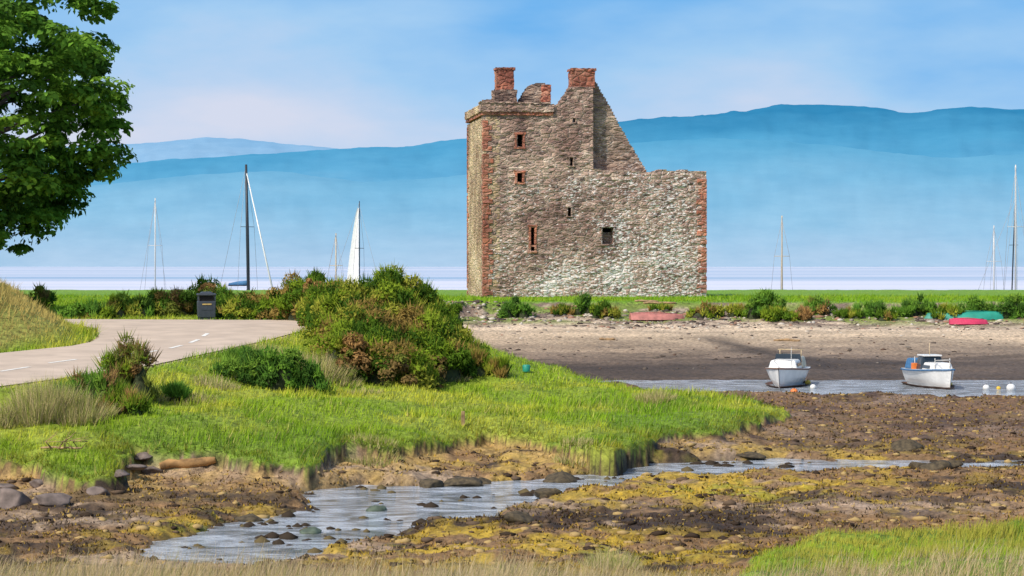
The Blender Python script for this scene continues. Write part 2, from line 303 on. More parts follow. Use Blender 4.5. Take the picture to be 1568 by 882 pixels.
# ------------------------------------------------------------------ water
def water_mat(name,c1,c2,rough,bs,bd,mscale,cscale,nscale=1.6,spec=.5):
    m,nt,N,L=mat_new(name)
    o=N.new('ShaderNodeOutputMaterial'); p=N.new('ShaderNodeBsdfPrincipled'); L.new(p.outputs[0],o.inputs[0])
    p.inputs['Roughness'].default_value=rough; p.inputs['IOR'].default_value=1.33; p.inputs['Specular IOR Level'].default_value=spec
    tc=N.new('ShaderNodeTexCoord'); mp=N.new('ShaderNodeMapping'); mp.inputs['Scale'].default_value=mscale; mp.inputs['Rotation'].default_value=(0,0,math.radians(18)); L.new(tc.outputs['Object'],mp.inputs[0])
    n=N.new('ShaderNodeTexNoise'); n.inputs['Scale'].default_value=nscale; n.inputs['Detail'].default_value=6; n.inputs['Roughness'].default_value=.62; n.inputs['Distortion'].default_value=1.0; L.new(mp.outputs[0],n.inputs['Vector'])
    b=N.new('ShaderNodeBump'); b.inputs['Strength'].default_value=bs; b.inputs['Distance'].default_value=bd; L.new(n.outputs['Fac'],b.inputs['Height']); L.new(b.outputs[0],p.inputs['Normal'])
    mp2=N.new('ShaderNodeMapping'); mp2.inputs['Scale'].default_value=cscale; L.new(tc.outputs['Object'],mp2.inputs[0])
    n2=N.new('ShaderNodeTexNoise'); n2.inputs['Scale'].default_value=1; n2.inputs['Detail'].default_value=6; n2.inputs['Distortion'].default_value=1.2; L.new(mp2.outputs[0],n2.inputs['Vector'])
    r=N.new('ShaderNodeValToRGB'); r.color_ramp.elements[0].position=.36; r.color_ramp.elements[1].position=.62; r.color_ramp.elements[0].color=c1+(1,); r.color_ramp.elements[1].color=c2+(1,)
    L.new(n2.outputs['Fac'],r.inputs[0]); L.new(r.outputs[0],p.inputs['Base Color'])
    return m
M_water=water_mat('creek_water',(.16,.165,.16),(.55,.60,.67),.06,.9,.12,(1.0,1.7,1),(.75,1.25,1),nscale=2.4)  # pale sky reflection painted into the creek's base colour
M_sea=water_mat('sea_water',(.30,.43,.58),(.68,.68,.76),.45,.4,.2,(.2,.5,1),(.0006,.004,1),spec=.25)  # light bands of reflected sky painted into the sea's base colour
py_mesh('creek_water',[(-200,-60,WL),(200,-60,WL),(200,196,WL),(-200,196,WL)],[(0,1,2,3)],M_water)
py_mesh('sea',[(-14000,196,WL),(14000,196,WL),(14000,16000,WL),(-14000,16000,WL)],[(0,1,2,3)],M_sea)

# ------------------------------------------------------------------ road sheet
bm=bmesh.new(); vs=[bm.verts.new((x,y,0)) for x,y in road]; f=bm.faces.new(vs)
for yy in np.arange(41,92,1.0):
    bmesh.ops.bisect_plane(bm,geom=bm.verts[:]+bm.edges[:]+bm.faces[:],plane_co=(0,yy,0),plane_no=(0,1,0))
for v in bm.verts: v.co.z=float(zroad(v.co.y))+.012
bmesh.ops.recalc_face_normals(bm,faces=bm.faces[:])
me=bpy.data.meshes.new('road'); bm.to_mesh(me); bm.free(); me.materials.append(M_road)
rd=link(bpy.data.objects.new('road',me))
VV=[];FF=[]
for (a,b) in [((0,569.5),(45,562.5)),((75,556.5),(117,551)),((150,549),(190,544.5)),((218,542),(240,537.5)),((260,534),(278,529.5)),((291,525.5),(304,520.5)),((311,515.5),(318,511))]:
    p=Vector(Pr(*a)); q=Vector(Pr(*b)); dd=(q-p).normalized(); nn=Vector((-dd.y,dd.x))*.08
    i=len(VV)
    for w in (p-nn,q-nn,q+nn,p+nn): VV.append((w.x,w.y,float(zroad(w.y))+.02))
    FF.append((i,i+1,i+2,i+3))
py_mesh('centre_line_markings',VV,FF,M_line,rd)

# ------------------------------------------------------------------ grass blades
def blades(name,x,y,z,h,w,lx,ly,col,mat=M_blade,parent=None):
    n=len(x); a=rng.random(n)*math.pi*2; ca=np.cos(a)*w*.5; sa=np.sin(a)*w*.5
    V=np.zeros((n,3,3)); V[:,0]=np.stack([x-ca,y-sa,z-.03],-1); V[:,1]=np.stack([x+ca,y+sa,z-.03],-1); V[:,2]=np.stack([x+lx*h,y+ly*h,z+h*np.sqrt(np.clip(1-.3*(lx**2+ly**2),.05,1))],-1)
    return fast_mesh(name,V.reshape(-1,3),np.arange(n*3).reshape(n,3),mat,col=np.repeat(col,3,0),parent=parent)
n=430000
y=np.exp(rng.uniform(math.log(33),math.log(150),n)); x=rng.uniform(-.33,.33,n)*y
z,m=H(x,y,True)
keep=((m['s']>.9)|(m['s2']>.8))&(m['sr']<-.08)
x,y,z=x[keep],y[keep],z[keep]; m={k:v[keep] for k,v in m.items()}; n=len(x)
tall=sstep(.5,.72,fbm(x/1.3,y/1.3,4,3)); eg=np.exp(-np.abs(np.maximum(m['sl'],0))/.45)*(y<90)*(m['sm']<0)
h=(.06+.09*rng.random(n))*(1+1.5*tall)+eg*.08*rng.random(n)
w=.00045*y+.004; lx=rng.normal(0,.35,n)+.25; ly=rng.normal(0,.35,n)-eg*1.1
g1=fbm(x/2.2,y/2.2,2,4); g2=rng.random(n)
c=np.zeros((n,3))+np.array((.34,.50,.032))
c=mixc(c,(.56,.58,.06),sstep(.42,.60,g1)); c=mixc(c,(.19,.36,.025),sstep(.5,.72,fbm(x/5,y/3.5,1,3))*.7)
c=mixc(c,(.12,.25,.02),sstep(.54,.64,fbm(x/.8,y/.8,5,3))*.6)
c=mixc(c,(.60,.50,.18),(g2>.90)*.8*(.4+tall*.6)); c=c*(.7+.6*rng.random(n))[:,None]
c=mixc(c,(.42,.34,.08),np.exp(-np.maximum(m['sl'],0)/.3)*(y<88)*(rng.random(n)>.5)*.6)
c=mixc(c,(.18,.40,.02),sstep(95,112,y)*.6); c=mixc(c,(.46,.42,.07),(m['sm']>0)*sstep(.38,.56,fbm(x/.9,y/.9,2,3))*.75)
mdm=(x<-13.5)&(y<83)&(y>64); c=mixc(c,(.58,.42,.15),mdm*sstep(.5,1.8,-m['sr'])*.85); h=np.where(mdm,h*1.7,h)
blades('turf_grass',x,y,z,h,w,lx,ly,c)
n=200000; y=np.exp(rng.uniform(math.log(36),math.log(80),n)); x=rng.uniform(-.33,.33,n)*y; z,m=H(x,y,True)
k=((m['s']>.9)&(m['sl']<.3)&(y<88)&(fbm(x/.5,y/.5,4,2)>.48))|((m['s2']>.6)&(m['s2']<.97)); x,y,z=x[k],y[k],z[k]; n=len(x)
c=np.zeros((n,3))+np.array((.38,.43,.045)); c=mixc(c,(.52,.42,.10),(rng.random(n)>.6)*.8); c=mixc(c,(.12,.20,.02),(rng.random(n)>.65)*.7)
blades('turf_fringe',x,y,z+.05,.06+.24*rng.random(n)*fbm(x/.6,y/.6,3,2),.024+0*x,rng.normal(.1,.4,n),-1.0+rng.normal(0,.5,n),c)
# near dry grass bank
n=60000; y=rng.uniform(26.5,33.2,n); x=rng.uniform(-.32,.32,n)*y; den=fbm(x/1.1,y/1.1,3,3)+.2*(x<1.5)+.06; k=den>rng.uniform(.35,.75,n); x,y=x[k],y[k]; z=H(x,y); n=len(x)
c=np.zeros((n,3))+np.array((.56,.42,.22)); c=mixc(c,(.30,.32,.07),(rng.random(n)>.7)*.8); c=mixc(c,(.70,.56,.36),(rng.random(n)>.7)*.8)
blades('dry_bank_grass',x,y,z,(.16+.44*rng.random(n)**1.5)*np.where(x<2,1.15,.8)*(.6+.8*vn(x*1.3,y*1.3,4)),.012+0*x,rng.normal(.3,.3,n),rng.normal(0,.3,n),c)
def tuft(u,v,r,cnt,hh,base=(.60,.50,.24),name='dry_grass_tuft',ry=None):
    cx,cy,cz=ray_ground(u,v); ry=ry or r
    a=rng.random(cnt)*6.283; q=np.sqrt(rng.random(cnt)); x=cx+np.cos(a)*q*r; y=cy+np.sin(a)*q*ry; z=H(x,y)
    c=np.zeros((cnt,3))+np.array(base); c=mixc(c,(.30,.38,.05),(rng.random(cnt)>.62)*.9); c=c*(.65+.6*rng.random(cnt))[:,None]
    lx=(x-cx)/r*.6+rng.normal(.1,.18,cnt); ly=(y-cy)/ry*.4+rng.normal(0,.2,cnt)
    blades(name,x,y,z,hh*(.35+.65*rng.random(cnt))*(1.1-.5*q)*(.7+.6*vn(x*3,y*3,2)),.0004*cy+0*x,lx,ly,c)
for u,v,r,cnt,hh in [(65,636,.9,2600,1.1),(125,640,.8,2200,.8),(95,632,.4,700,1.2),(5,648,.5,900,.6),(490,575,.9,2200,.9),(455,560,.6,1100,.7),(400,548,.8,1400,.65),(330,592,.7,700,.4),(230,605,.5,500,.35),(520,585,.7,900,.5),
  (620,582,.9,1200,.45),(690,576,.8,900,.4),(1003,614,.7,1200,.42),(405,592,.4,500,.35),(300,615,.6,500,.3),(560,605,.6,500,.3),(935,868,.5,900,.42),(775,878,.3,300,.3),(570,688,.8,900,.3),(880,684,.6,700,.3)]:
    tuft(u,v,r,cnt,hh)

# ------------------------------------------------------------------ seaweed flakes
n=200000; y=np.exp(rng.uniform(math.log(33),math.log(86),n)); x=rng.uniform(-.31,.31,n)*y; z,m=H(x,y,True)
k=(m['s']<.3)&(m['s2']<.2)&(z>WL-.02)&(fbm(x/.5,y/.5,2,3)>rng.uniform(.3,.75,n)); x,y,z=x[k],y[k],z[k]; m={q:v[k] for q,v in m.items()}; n=len(x)
c=shore_colour(x,y,m,*noises(x,y))
q=rng.random(n); c=mixc(c,(.58,.38,.05),(q>.78)*.6); c=mixc(c,(.035,.025,.015),(q<.32)*.85); c=c*(.7+.7*rng.random(n))[:,None]
blades('seaweed',x,y,z,.03+.06*rng.random(n),.0014*y*(.5+rng.random(n)),rng.normal(0,1,n),rng.normal(0,.8,n),c)

# ------------------------------------------------------------------ rocks
bmx=bmesh.new(); bmesh.ops.create_icosphere(bmx,subdivisions=3,radius=1); ICV=np.array([v.co[:] for v in bmx.verts]); ICF=np.array([[v.index for v in f.verts] for f in bmx.faces]); bmx.free()
bmx=bmesh.new(); bmesh.ops.create_icosphere(bmx,subdivisions=1,radius=1); IV1=np.array([v.co[:] for v in bmx.verts]); IF1=np.array([[v.index for v in f.verts] for f in bmx.faces]); bmx.free()
M_peb=foliage_mat('pebble_stone',0.0,0)
def pebbles(name,x,y,z,s,col,flat=.6):
    n=len(x); k=len(IV1); V=IV1[None]*(.7+.6*rng.random((n,k,1)))*np.stack([s*(.8+.8*rng.random(n)),s*(.8+.5*rng.random(n)),s*flat],-1)[:,None,:]
    V=V+np.stack([x,y,z],-1)[:,None,:]; Fa=IF1[None]+(np.arange(n)*k)[:,None,None]
    return fast_mesh(name,V.reshape(-1,3),Fa.reshape(-1,3),M_peb,col=np.repeat(col,k,0))
n=5200; y=np.where(rng.random(n)<.8,rng.uniform(118.5,126.5,n),rng.uniform(100,119,n)); x=rng.uniform(-.05,.31,n)*y; z=H(x,y); s=(.03+.12*rng.random(n)**5)*(1+.7*sstep(119,124,y))
kk=(fbm(x/3,y/1.5,2,2)>.42)|(rng.random(n)<.3); x,y,z,s=x[kk],y[kk],z[kk],s[kk]; n=len(x)
g=rng.random(n); c=np.zeros((n,3))+np.array((.30,.25,.20)); c=mixc(c,(.56,.50,.42),(g>.8)*1.); c=mixc(c,(.09,.07,.06),(g<.4)*1.); c=mixc(c,(.34,.19,.13),((g>.5)&(g<.62))*1.); c=mixc(c,(.07,.055,.045),(y<113)*.75)
pebbles('beach_stones',x,y,z,s,c)
n=5500; y=np.exp(rng.uniform(math.log(36),math.log(86),n)); x=rng.uniform(-.31,.31,n)*y; z,m=H(x,y,True); k=(m['s']<.2)&(m['s2']<.2)&(z>WL-.05); x,y,z=x[k],y[k],z[k]; n=len(x)
g=rng.random(n); c=np.zeros((n,3))+np.array((.13,.09,.06)); c=mixc(c,(.40,.28,.12),(g>.6)*1.); c=mixc(c,(.05,.035,.025),(g<.3)*1.)
pebbles('shore_stones',x,y,z,.03+.11*rng.random(n)**3,c,.5)
# a few dark stones breaking the surface of the stream, in loose clusters
n=2600; y=np.exp(rng.uniform(math.log(37),math.log(58),n)); x=rng.uniform(-.2,.26,n)*y; z,m=H(x,y,True); k=(m['ss']>-.3)&(z>WL-.22)&(fbm(x/.9,y/.9,5,3)>.60); x,y,z=x[k],y[k],z[k]; n=len(x)
c=np.zeros((n,3))+np.array((.05,.038,.028)); c=mixc(c,(.13,.10,.05),(rng.random(n)>.6)*1.); s=.05+.13*rng.random(n)**2
pebbles('stream_stones',x,y,np.maximum(z,WL-s*.15),s,c,.75)
def boulder(u,v,sx,sy,sz,name='boulder',mat=M_rock,seed=0,sink=.25):
    cx,cy,cz=ray_ground(u,v); r=np.random.default_rng(seed+int(u)); V=ICV.copy(); cz=max(cz,WL-.03)
    for _ in range(9):
        nrm=r.normal(size=3); nrm/=np.linalg.norm(nrm); dd=V@nrm; lim=.55+.3*r.random(); V=V-np.maximum(dd-lim,0)[:,None]*nrm
    o=r.random(3)*50; V=V*(1+.5*(fbm(V[:,0]*2+o[0]+V[:,2]*1.3,V[:,1]*2+o[1],1,3)-.5))[:,None]
    V=V*np.array([sx,sy,sz])*1.2+np.array([cx,cy,cz+sz*(1-2*sink)*.5]); return fast_mesh(name,V,ICF,mat,smooth=False)
M_weedrock=simple('weedy_rock',(.075,.055,.028),.8,var=.6,scale=9,bump=.8); M_greenrock=simple('green_algae_rock',(.09,.12,.08),.7,var=.4,scale=5,bump=.5)
for u,v,a,b,c_ in [(15,772,.42,.35,.26),(82,770,.45,.35,.15),(150,756,.24,.2,.12),(205,720,.28,.2,.09),(233,721,.24,.2,.10),(222,710,.25,.2,.10),(60,742,.2,.2,.1),(185,728,.2,.2,.08),(0,748,.3,.2,.1)]: boulder(u,v,a,b,c_)
for u,v,a,b,c_ in [(575,797,.22,.2,.13),(476,829,.2,.2,.12)]: boulder(u,v,a,b,c_,'stream_boulder',M_greenrock)
for u,v,a,b,c_ in [(700,752,.55,.35,.20),(662,755,.35,.3,.16),(735,754,.25,.3,.13),(858,752,.42,.3,.2),(835,759,.3,.2,.15),(795,800,.28,.25,.17),(1385,688,.45,.4,.2),(1432,718,.35,.25,.18),(1455,716,.3,.2,.14),(1405,717,.25,.2,.15),(1150,700,.4,.3,.1),(380,806,.3,.2,.13)]: boulder(u,v,a,b,c_,'seaweed_covered_rock',M_weedrock)

# ------------------------------------------------------------------ leafy masses
def leaves(C_,Nn,size,col,name,mats,parent=None,asp=.5):
    n=len(C_); r=rng.normal(size=(n,3)); a=np.cross(Nn,r); a/=np.linalg.norm(a,axis=1)[:,None]+1e-9; b=np.cross(Nn,a)
    s=size[:,None]; V=np.stack([C_-a*s,C_+b*s*asp+Nn*s*.2,C_+a*s,C_-b*s*asp+Nn*s*.2],1)
    return fast_mesh(name,V.reshape(-1,3),np.arange(n*4).reshape(n,4),mats,col=np.repeat(col,4,0),parent=parent)
def lump_leaves(LC,LR,LCOL,k,flat,size,up=.3,spread=.5):
    n=len(LC)*k; li=np.repeat(np.arange(len(LC)),k)
    d=rng.normal(size=(n,3)); d/=np.linalg.norm(d,axis=1)[:,None]; d[:,2]=np.where((d[:,2]<-.2)&(rng.random(n)<.6),-d[:,2],d[:,2])
    rr=LR[li]*(.55+.55*rng.random(n)**.6); C_=LC[li]+d*rr[:,None]*np.array([1,1,flat])
    Nn=d+rng.normal(size=(n,3))*spread+np.array([0,0,up]); Nn/=np.linalg.norm(Nn,axis=1)[:,None]
    col=LCOL[li]*(.7+.6*rng.random(n))[:,None]; sz=size*(.6+.8*rng.random(n))
    return C_,Nn,sz,col
GORSE=[(.18,.27,.022),(.10,.18,.018),(.33,.34,.045),(.06,.12,.015),(.21,.29,.025),(.29,.20,.055)]
DARKG=[(.10,.22,.03),(.15,.29,.035),(.07,.15,.025),(.18,.30,.04)]
BROWN=[(.30,.18,.07),(.22,.15,.055),(.19,.22,.04),(.38,.22,.08)]
M_core=simple('bush_core_shade',(.04,.05,.018),.95,var=.4)  # dark colour painted for the shade inside bushes
def bush(name,humps,dens,k,size,pal,lr=.35,nameparent=None,core=True,spikes=0):
    LC=[];LR=[];LCOL=[]
    e=empty(name,(0,0,0))
    for (cx,cy,zb,rx,ry,hh) in humps:
        nl=max(5,int(dens*rx*max(ry,.5)*3.1+dens*hh*rx*1.5))
        q=np.sqrt(rng.random(nl))*1.02; a=rng.random(nl)*6.283
        hz=np.sqrt(np.clip(1-q**2,0,1))*(.60+.48*rng.random(nl))
        p=np.stack([cx+rx*q*np.cos(a),cy+ry*q*np.sin(a),zb+hh*hz],-1)
        LC.append(p); LR.append(np.full(nl,1.)*lr*(.40+1.0*rng.random(nl))*min(1,hh+.3)); 
        pi=np.clip((fbm(p[:,0]/1.2,p[:,1]/1.2+p[:,2],2,2)*1.5-.25)*len(pal),0,len(pal)-1).astype(int); pj=rng.integers(0,len(pal),nl)
        pi=np.where(rng.random(nl)<.5,pi,pj); LCOL.append(np.array(pal)[pi])
    LC=np.concatenate(LC);LR=np.concatenate(LR);LCOL=np.concatenate(LCOL)
    C_,Nn,sz,col=lump_leaves(LC,LR,LCOL,k,.85,size)
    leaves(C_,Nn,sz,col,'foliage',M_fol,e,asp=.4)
    if spikes:
        n=spikes; i=rng.integers(0,len(LC),n); d=rng.normal(size=(n,3)); d[:,2]=np.abs(d[:,2])+.4; d/=np.linalg.norm(d,axis=1)[:,None]
        b=LC[i]+d*LR[i][:,None]*.8; blades('spiny_shoots',b[:,0],b[:,1],b[:,2],.12+.26*rng.random(n),.0007*LC[:,1].mean()+0*b[:,0],d[:,0]*.8,d[:,1]*.8,LCOL[i]*(.9+.5*rng.random(n))[:,None],M_fol,e)
    if core:  # solid dark dome added per hump; stops see-through, stands in for inner shade
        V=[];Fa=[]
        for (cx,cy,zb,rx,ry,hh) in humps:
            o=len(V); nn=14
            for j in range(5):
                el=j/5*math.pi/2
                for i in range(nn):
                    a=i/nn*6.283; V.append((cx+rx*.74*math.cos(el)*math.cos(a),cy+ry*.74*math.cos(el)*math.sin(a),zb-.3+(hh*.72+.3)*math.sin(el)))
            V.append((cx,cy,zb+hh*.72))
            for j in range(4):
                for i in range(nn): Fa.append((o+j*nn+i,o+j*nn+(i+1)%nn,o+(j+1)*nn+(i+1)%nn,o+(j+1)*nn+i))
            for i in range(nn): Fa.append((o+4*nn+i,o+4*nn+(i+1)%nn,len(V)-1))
        py_mesh('inner_dark_core',V,Fa,M_core,e,smooth=True)
    return e
def hump(u,d,vtop,ru,ry=None,zb=None):
    """hump centred at image column u, distance d; crest reaching image row vtop; half width ru (image pixels)"""
    x=(u-784)/F*d; zt=EYE-(vtop-HV)/F*d; zb=float(H(np.array([x]),np.array([d]))[0]) if zb is None else zb; rx=ru/F*d
    return (x,d,zb-.1,rx,ry or rx*.8,max(.2,zt-zb+.02))
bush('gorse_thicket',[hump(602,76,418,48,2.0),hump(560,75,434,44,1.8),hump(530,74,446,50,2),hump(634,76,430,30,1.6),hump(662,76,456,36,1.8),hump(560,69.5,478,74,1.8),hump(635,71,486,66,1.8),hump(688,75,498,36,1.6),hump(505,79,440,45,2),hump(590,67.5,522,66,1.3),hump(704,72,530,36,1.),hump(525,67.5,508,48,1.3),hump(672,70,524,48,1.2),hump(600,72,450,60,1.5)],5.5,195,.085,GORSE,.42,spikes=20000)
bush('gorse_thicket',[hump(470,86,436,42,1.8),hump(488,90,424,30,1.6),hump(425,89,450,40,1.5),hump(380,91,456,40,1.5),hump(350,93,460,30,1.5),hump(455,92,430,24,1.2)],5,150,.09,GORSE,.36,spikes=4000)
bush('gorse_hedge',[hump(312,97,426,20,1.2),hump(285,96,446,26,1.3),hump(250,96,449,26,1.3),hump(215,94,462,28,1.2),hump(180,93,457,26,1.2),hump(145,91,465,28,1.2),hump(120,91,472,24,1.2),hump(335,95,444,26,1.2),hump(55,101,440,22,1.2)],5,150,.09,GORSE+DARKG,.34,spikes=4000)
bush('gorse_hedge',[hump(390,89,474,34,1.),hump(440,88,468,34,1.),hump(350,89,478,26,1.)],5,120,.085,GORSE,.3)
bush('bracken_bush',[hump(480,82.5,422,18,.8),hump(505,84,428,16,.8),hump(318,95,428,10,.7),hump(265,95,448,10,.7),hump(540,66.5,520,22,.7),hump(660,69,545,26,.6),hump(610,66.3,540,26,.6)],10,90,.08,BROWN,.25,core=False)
def gb(name,u,v,ru,vt,pal,lr=.22,k=110,size=.06,dens=14,spikes=1500,n=3):
    x,y,z=ray_ground(u,v); hs=[]
    for i in range(n):
        du=(i-(n-1)/2)*ru*.6 if n>1 else 0
        hs.append(hump(u+du,y+.3*((i%2)-.5),vt+(abs(du)*.6+random.uniform(0,8) if n>1 else 0),ru*(.62 if n>1 else 1),ru/F*y*.6))
    return bush(name,hs,dens,k,size,pal,lr,spikes=spikes)
gb('gorse_bush',412,592,58,520,DARKG,.22,n=4)
gb('gorse_bush',372,560,28,540,DARKG,.2,n=1)
gb('gorse_bush',268,612,18,594,DARKG,.14,size=.05,n=1)
gb('gorse_bush',195,606,34,520,BROWN+GORSE[:3],.18,size=.05,k=80)
gb('gorse_bush',140,622,46,562,DARKG+BROWN[:1],.18,size=.05,n=4,k=80)
gb('gorse_bush',185,634,34,588,BROWN+GORSE[:3],.16,size=.05,k=80)
gb('gorse_bush',762,574,12,550,GORSE,.15,size=.06,n=1)
gb('gorse_bush',735,572,16,540,GORSE,.18,size=.06,n=1)
for u,v,ru,vt,pal in [(790,486,20,451,DARKG),(925,486,20,458,GORSE),(893,480,12,452,DARKG),(1082,486,24,460,GORSE),(1172,486,28,440,DARKG),(1192,490,22,462,GORSE),(1250,480,22,450,BROWN+DARKG),(1330,484,20,456,DARKG),(1410,482,22,451,DARKG),(1385,484,14,462,DARKG),(1495,484,26,452,DARKG),(1555,486,28,448,DARKG),(1300,486,18,466,GORSE),(1450,488,20,462,GORSE),(1010,474,16,462,GORSE),(690,482,16,462,GORSE),(1225,488,16,468,BROWN+GORSE),(1360,490,16,470,GORSE),(860,482,12,464,GORSE),(1130,484,14,464,GORSE)]:
    gb('shore_shrub',u,v,ru,vt,pal,.28,k=80,size=.09,dens=6,spikes=600)

# ------------------------------------------------------------------ sycamore tree behind the road
tx,ty=-29.2,95.
TC=np.array([tx,ty,10.4]); TR=np.array([11.1,8.0,8.7])
nl=1150; d=rng.normal(size=(nl,3)); d/=np.linalg.norm(d,axis=1)[:,None]
rad=(.5+.5*rng.random(nl)**.4)*(1+.36*(fbm(d[:,0]*2.8+5,d[:,2]*2.8+d[:,1]+5,3,2)-.5)*2)
LC=TC+d*TR*rad[:,None]
k=(LC[:,2]>2.9)&(fbm(LC[:,0]/2.0+9,LC[:,2]/1.6+LC[:,1]/2,1,2)>.33); LC=LC[k]
pal=np.array([(.11,.23,.03),(.15,.31,.035),(.25,.43,.05),(.08,.17,.025),(.18,.35,.04)])
LCOL=pal[rng.integers(0,5,len(LC))]
tree=empty('sycamore_tree',(0,0,0))
C_,Nn,sz,col=lump_leaves(LC,.45+.75*rng.random(len(LC)),LCOL,130,.45,.17,up=.8,spread=.5)
leaves(C_,Nn,sz,col,'crown_foliage',M_fol,tree,asp=.6)
gz=float(H(np.array([tx]),np.array([ty]))[0])
tube('trunk',[(tx,ty,gz-.3),(tx,ty,gz+.5),(tx+.1,ty,3.5),(tx+.2,ty,8),(tx,ty+.1,14)],[.9,.65,.52,.42,.16],M_bark,tree,12)
for i in range(24):
    e=LC[rng.integers(0,len(LC))]; s=np.array([tx+.1,ty,3.5+rng.random()*4.5]); mid=(s+e)/2+np.array([0,0,.7])
    tube('limb_%d'%(i+1),[s,mid,e],[.25,.14,.04],M_bark,tree,6)

# ------------------------------------------------------------------ castle
D0=144.0; CX=(740-784)/F*D0
castle=empty('ruined_castle',(CX,D0,0),castle_ang)
ca,sa_=math.cos(castle_ang),math.sin(castle_ang)
def fac(u,v,t=0.0):
    k=(u-784)/F
    s=(k*(D0+t*ca)-CX+t*sa_)/(ca-k*sa_)
    y=D0+s*sa_+t*ca
    return s,EYE+(HV-v)/F*y
def inside(poly,a,b):
    c=False;n=len(poly)
    for i in range(n):
        (x1,y1),(x2,y2)=poly[i],poly[(i+1)%n]
        if (y1>b)!=(y2>b) and a<(x2-x1)*(b-y1)/(y2-y1)+x1: c=not c
    return c
def wallgrid(name,poly,holes,t0,thick,mat,axis='front',c=.1,amp=.035):
    a0=min(p[0] for p in poly);a1=max(p[0] for p in poly);b0=min(p[1] for p in poly);b1=max(p[1] for p in poly)
    na=int(math.ceil((a1-a0)/c));nb=int(math.ceil((b1-b0)/c)); ca_=(a1-a0)/na; cb=(b1-b0)/nb
    M=np.zeros((na+2,nb+2),bool)
    for i in range(na):
        for j in range(nb):
            a=a0+(i+.5)*ca_; b=b0+(j+.5)*cb
            if inside(poly,a,b) and not any(h[0]<a<h[1] and h[2]<b<h[3] for h in holes): M[i+1,j+1]=True
    V=[];Fa=[];idx={}
    def vv(i,j,back):
        key=(i,j,back)
        if key not in idx:
            a=a0+i*ca_; b=b0+j*cb
            nz=(float(vn(np.array([a*2.6+3]),np.array([b*5.+7]),2)[0])-.5)*2*amp
            t=t0+thick if back else t0+nz
            idx[key]=len(V); V.append((a,t,b) if axis=='front' else (t,a,b))
        return idx[key]
    for i in range(1,na+1):
        for j in range(1,nb+1):
            if not M[i,j]: continue
            I,J=i-1,j-1
            q=[vv(I,J,0),vv(I+1,J,0),vv(I+1,J+1,0),vv(I,J+1,0)]
            Fa.append(q)
            if thick:
                Fa.append([vv(I,J,1),vv(I,J+1,1),vv(I+1,J+1,1),vv(I+1,J,1)])
                if not M[i-1,j]: Fa.append([vv(I,J,0),vv(I,J+1,0),vv(I,J+1,1),vv(I,J,1)])
                if not M[i+1,j]: Fa.append([vv(I+1,J,0),vv(I+1,J,1),vv(I+1,J+1,1),vv(I+1,J+1,0)])
                if not M[i,j-1]: Fa.append([vv(I,J,0),vv(I,J,1),vv(I+1,J,1),vv(I+1,J,0)])
                if not M[i,j+1]: Fa.append([vv(I,J+1,0),vv(I+1,J+1,0),vv(I+1,J+1,1),vv(I,J+1,1)])
    o=py_mesh(name,V,Fa,mat,castle)
    return o
def fw(u0,u1,v0,v1,t=0):
    a,b=fac(u0,v0,t); c_,d_=fac(u1,v1,t); return (a,c_,d_,b)
wins=[(791.5,800.5,206,225),(792,800,265,279),(813,818.5,348,375),(813,818.5,378,385),(872.5,877.5,241,254),(869.5,874.5,318,331),(877,881,181,188),(922,939,348,374)]
holes=[fw(*w) for w in wins]
poly=[(0,-.8)]+[fac(*p) for p in [(740.2,176),(847,176),(849,163),(858,157),(862,150),(868,143),(873,133),(908,133),(909,259),(925,260),(1000,263),(1012,259),(1030,262),(1048,260),(1060,262),(1081.5,262)]]
poly.append((fac(1081.5,262)[0],-.8)); S1=poly[-1][0]
poly[0]=(0.02,-.8)
wallgrid('front_wall',poly,holes,0,1.2,M_stone,amp=.06)
DEPTH=8.6
s_g,_=fac(905,200)
wallgrid('west_wall',[(0.0,-.8),(DEPTH,-.8),(DEPTH,13.1),(0.0,13.1)],[(3.2,3.7,10.3,11.2),(4.6,5.0,4.4,5.0)],0.0,1.2,M_warm,axis='side')
wallgrid('east_wall',[(0.6,-.8),(DEPTH,-.8),(DEPTH,7.5),(5,8.6),(0.6,9.2)],[],S1-.02,-1.2,M_stone,axis='side',c=.25)
wallgrid('north_wall',[(0.1,-.8),(S1-.1,-.8),(S1-.1,7.4),(s_g+1,8.2),(s_g,12.2),(0.1,12.6)],[],DEPTH,-1.0,M_dark,c=.3)
box('interior_core',1.25,s_g-.3,1.3,DEPTH-1.1,-.5,12.3,M_void,castle)  # solid dark cores added to keep skylight from showing through the windows
box('interior_core_east',s_g-.25,S1-1.3,1.3,DEPTH-1.1,-.5,8.2,M_void,castle)
box('blocked_window_fill',holes[7][0]-.1,holes[7][1]+.1,.55,.9,holes[7][2]-.1,holes[7][3]-.35,M_dark,castle)
gp=[fac(u,v,.9) for u,v in [(893,268),(893,125),(913,126),(920,140),(928,152),(936,167),(944,183),(951,196),(957,205),(963,218),(970,228),(977,240),(983,250),(990,261),(992,268)]]
wallgrid('ruined_gable',gp,[],.9,.9,M_dark,c=.11,amp=.06)
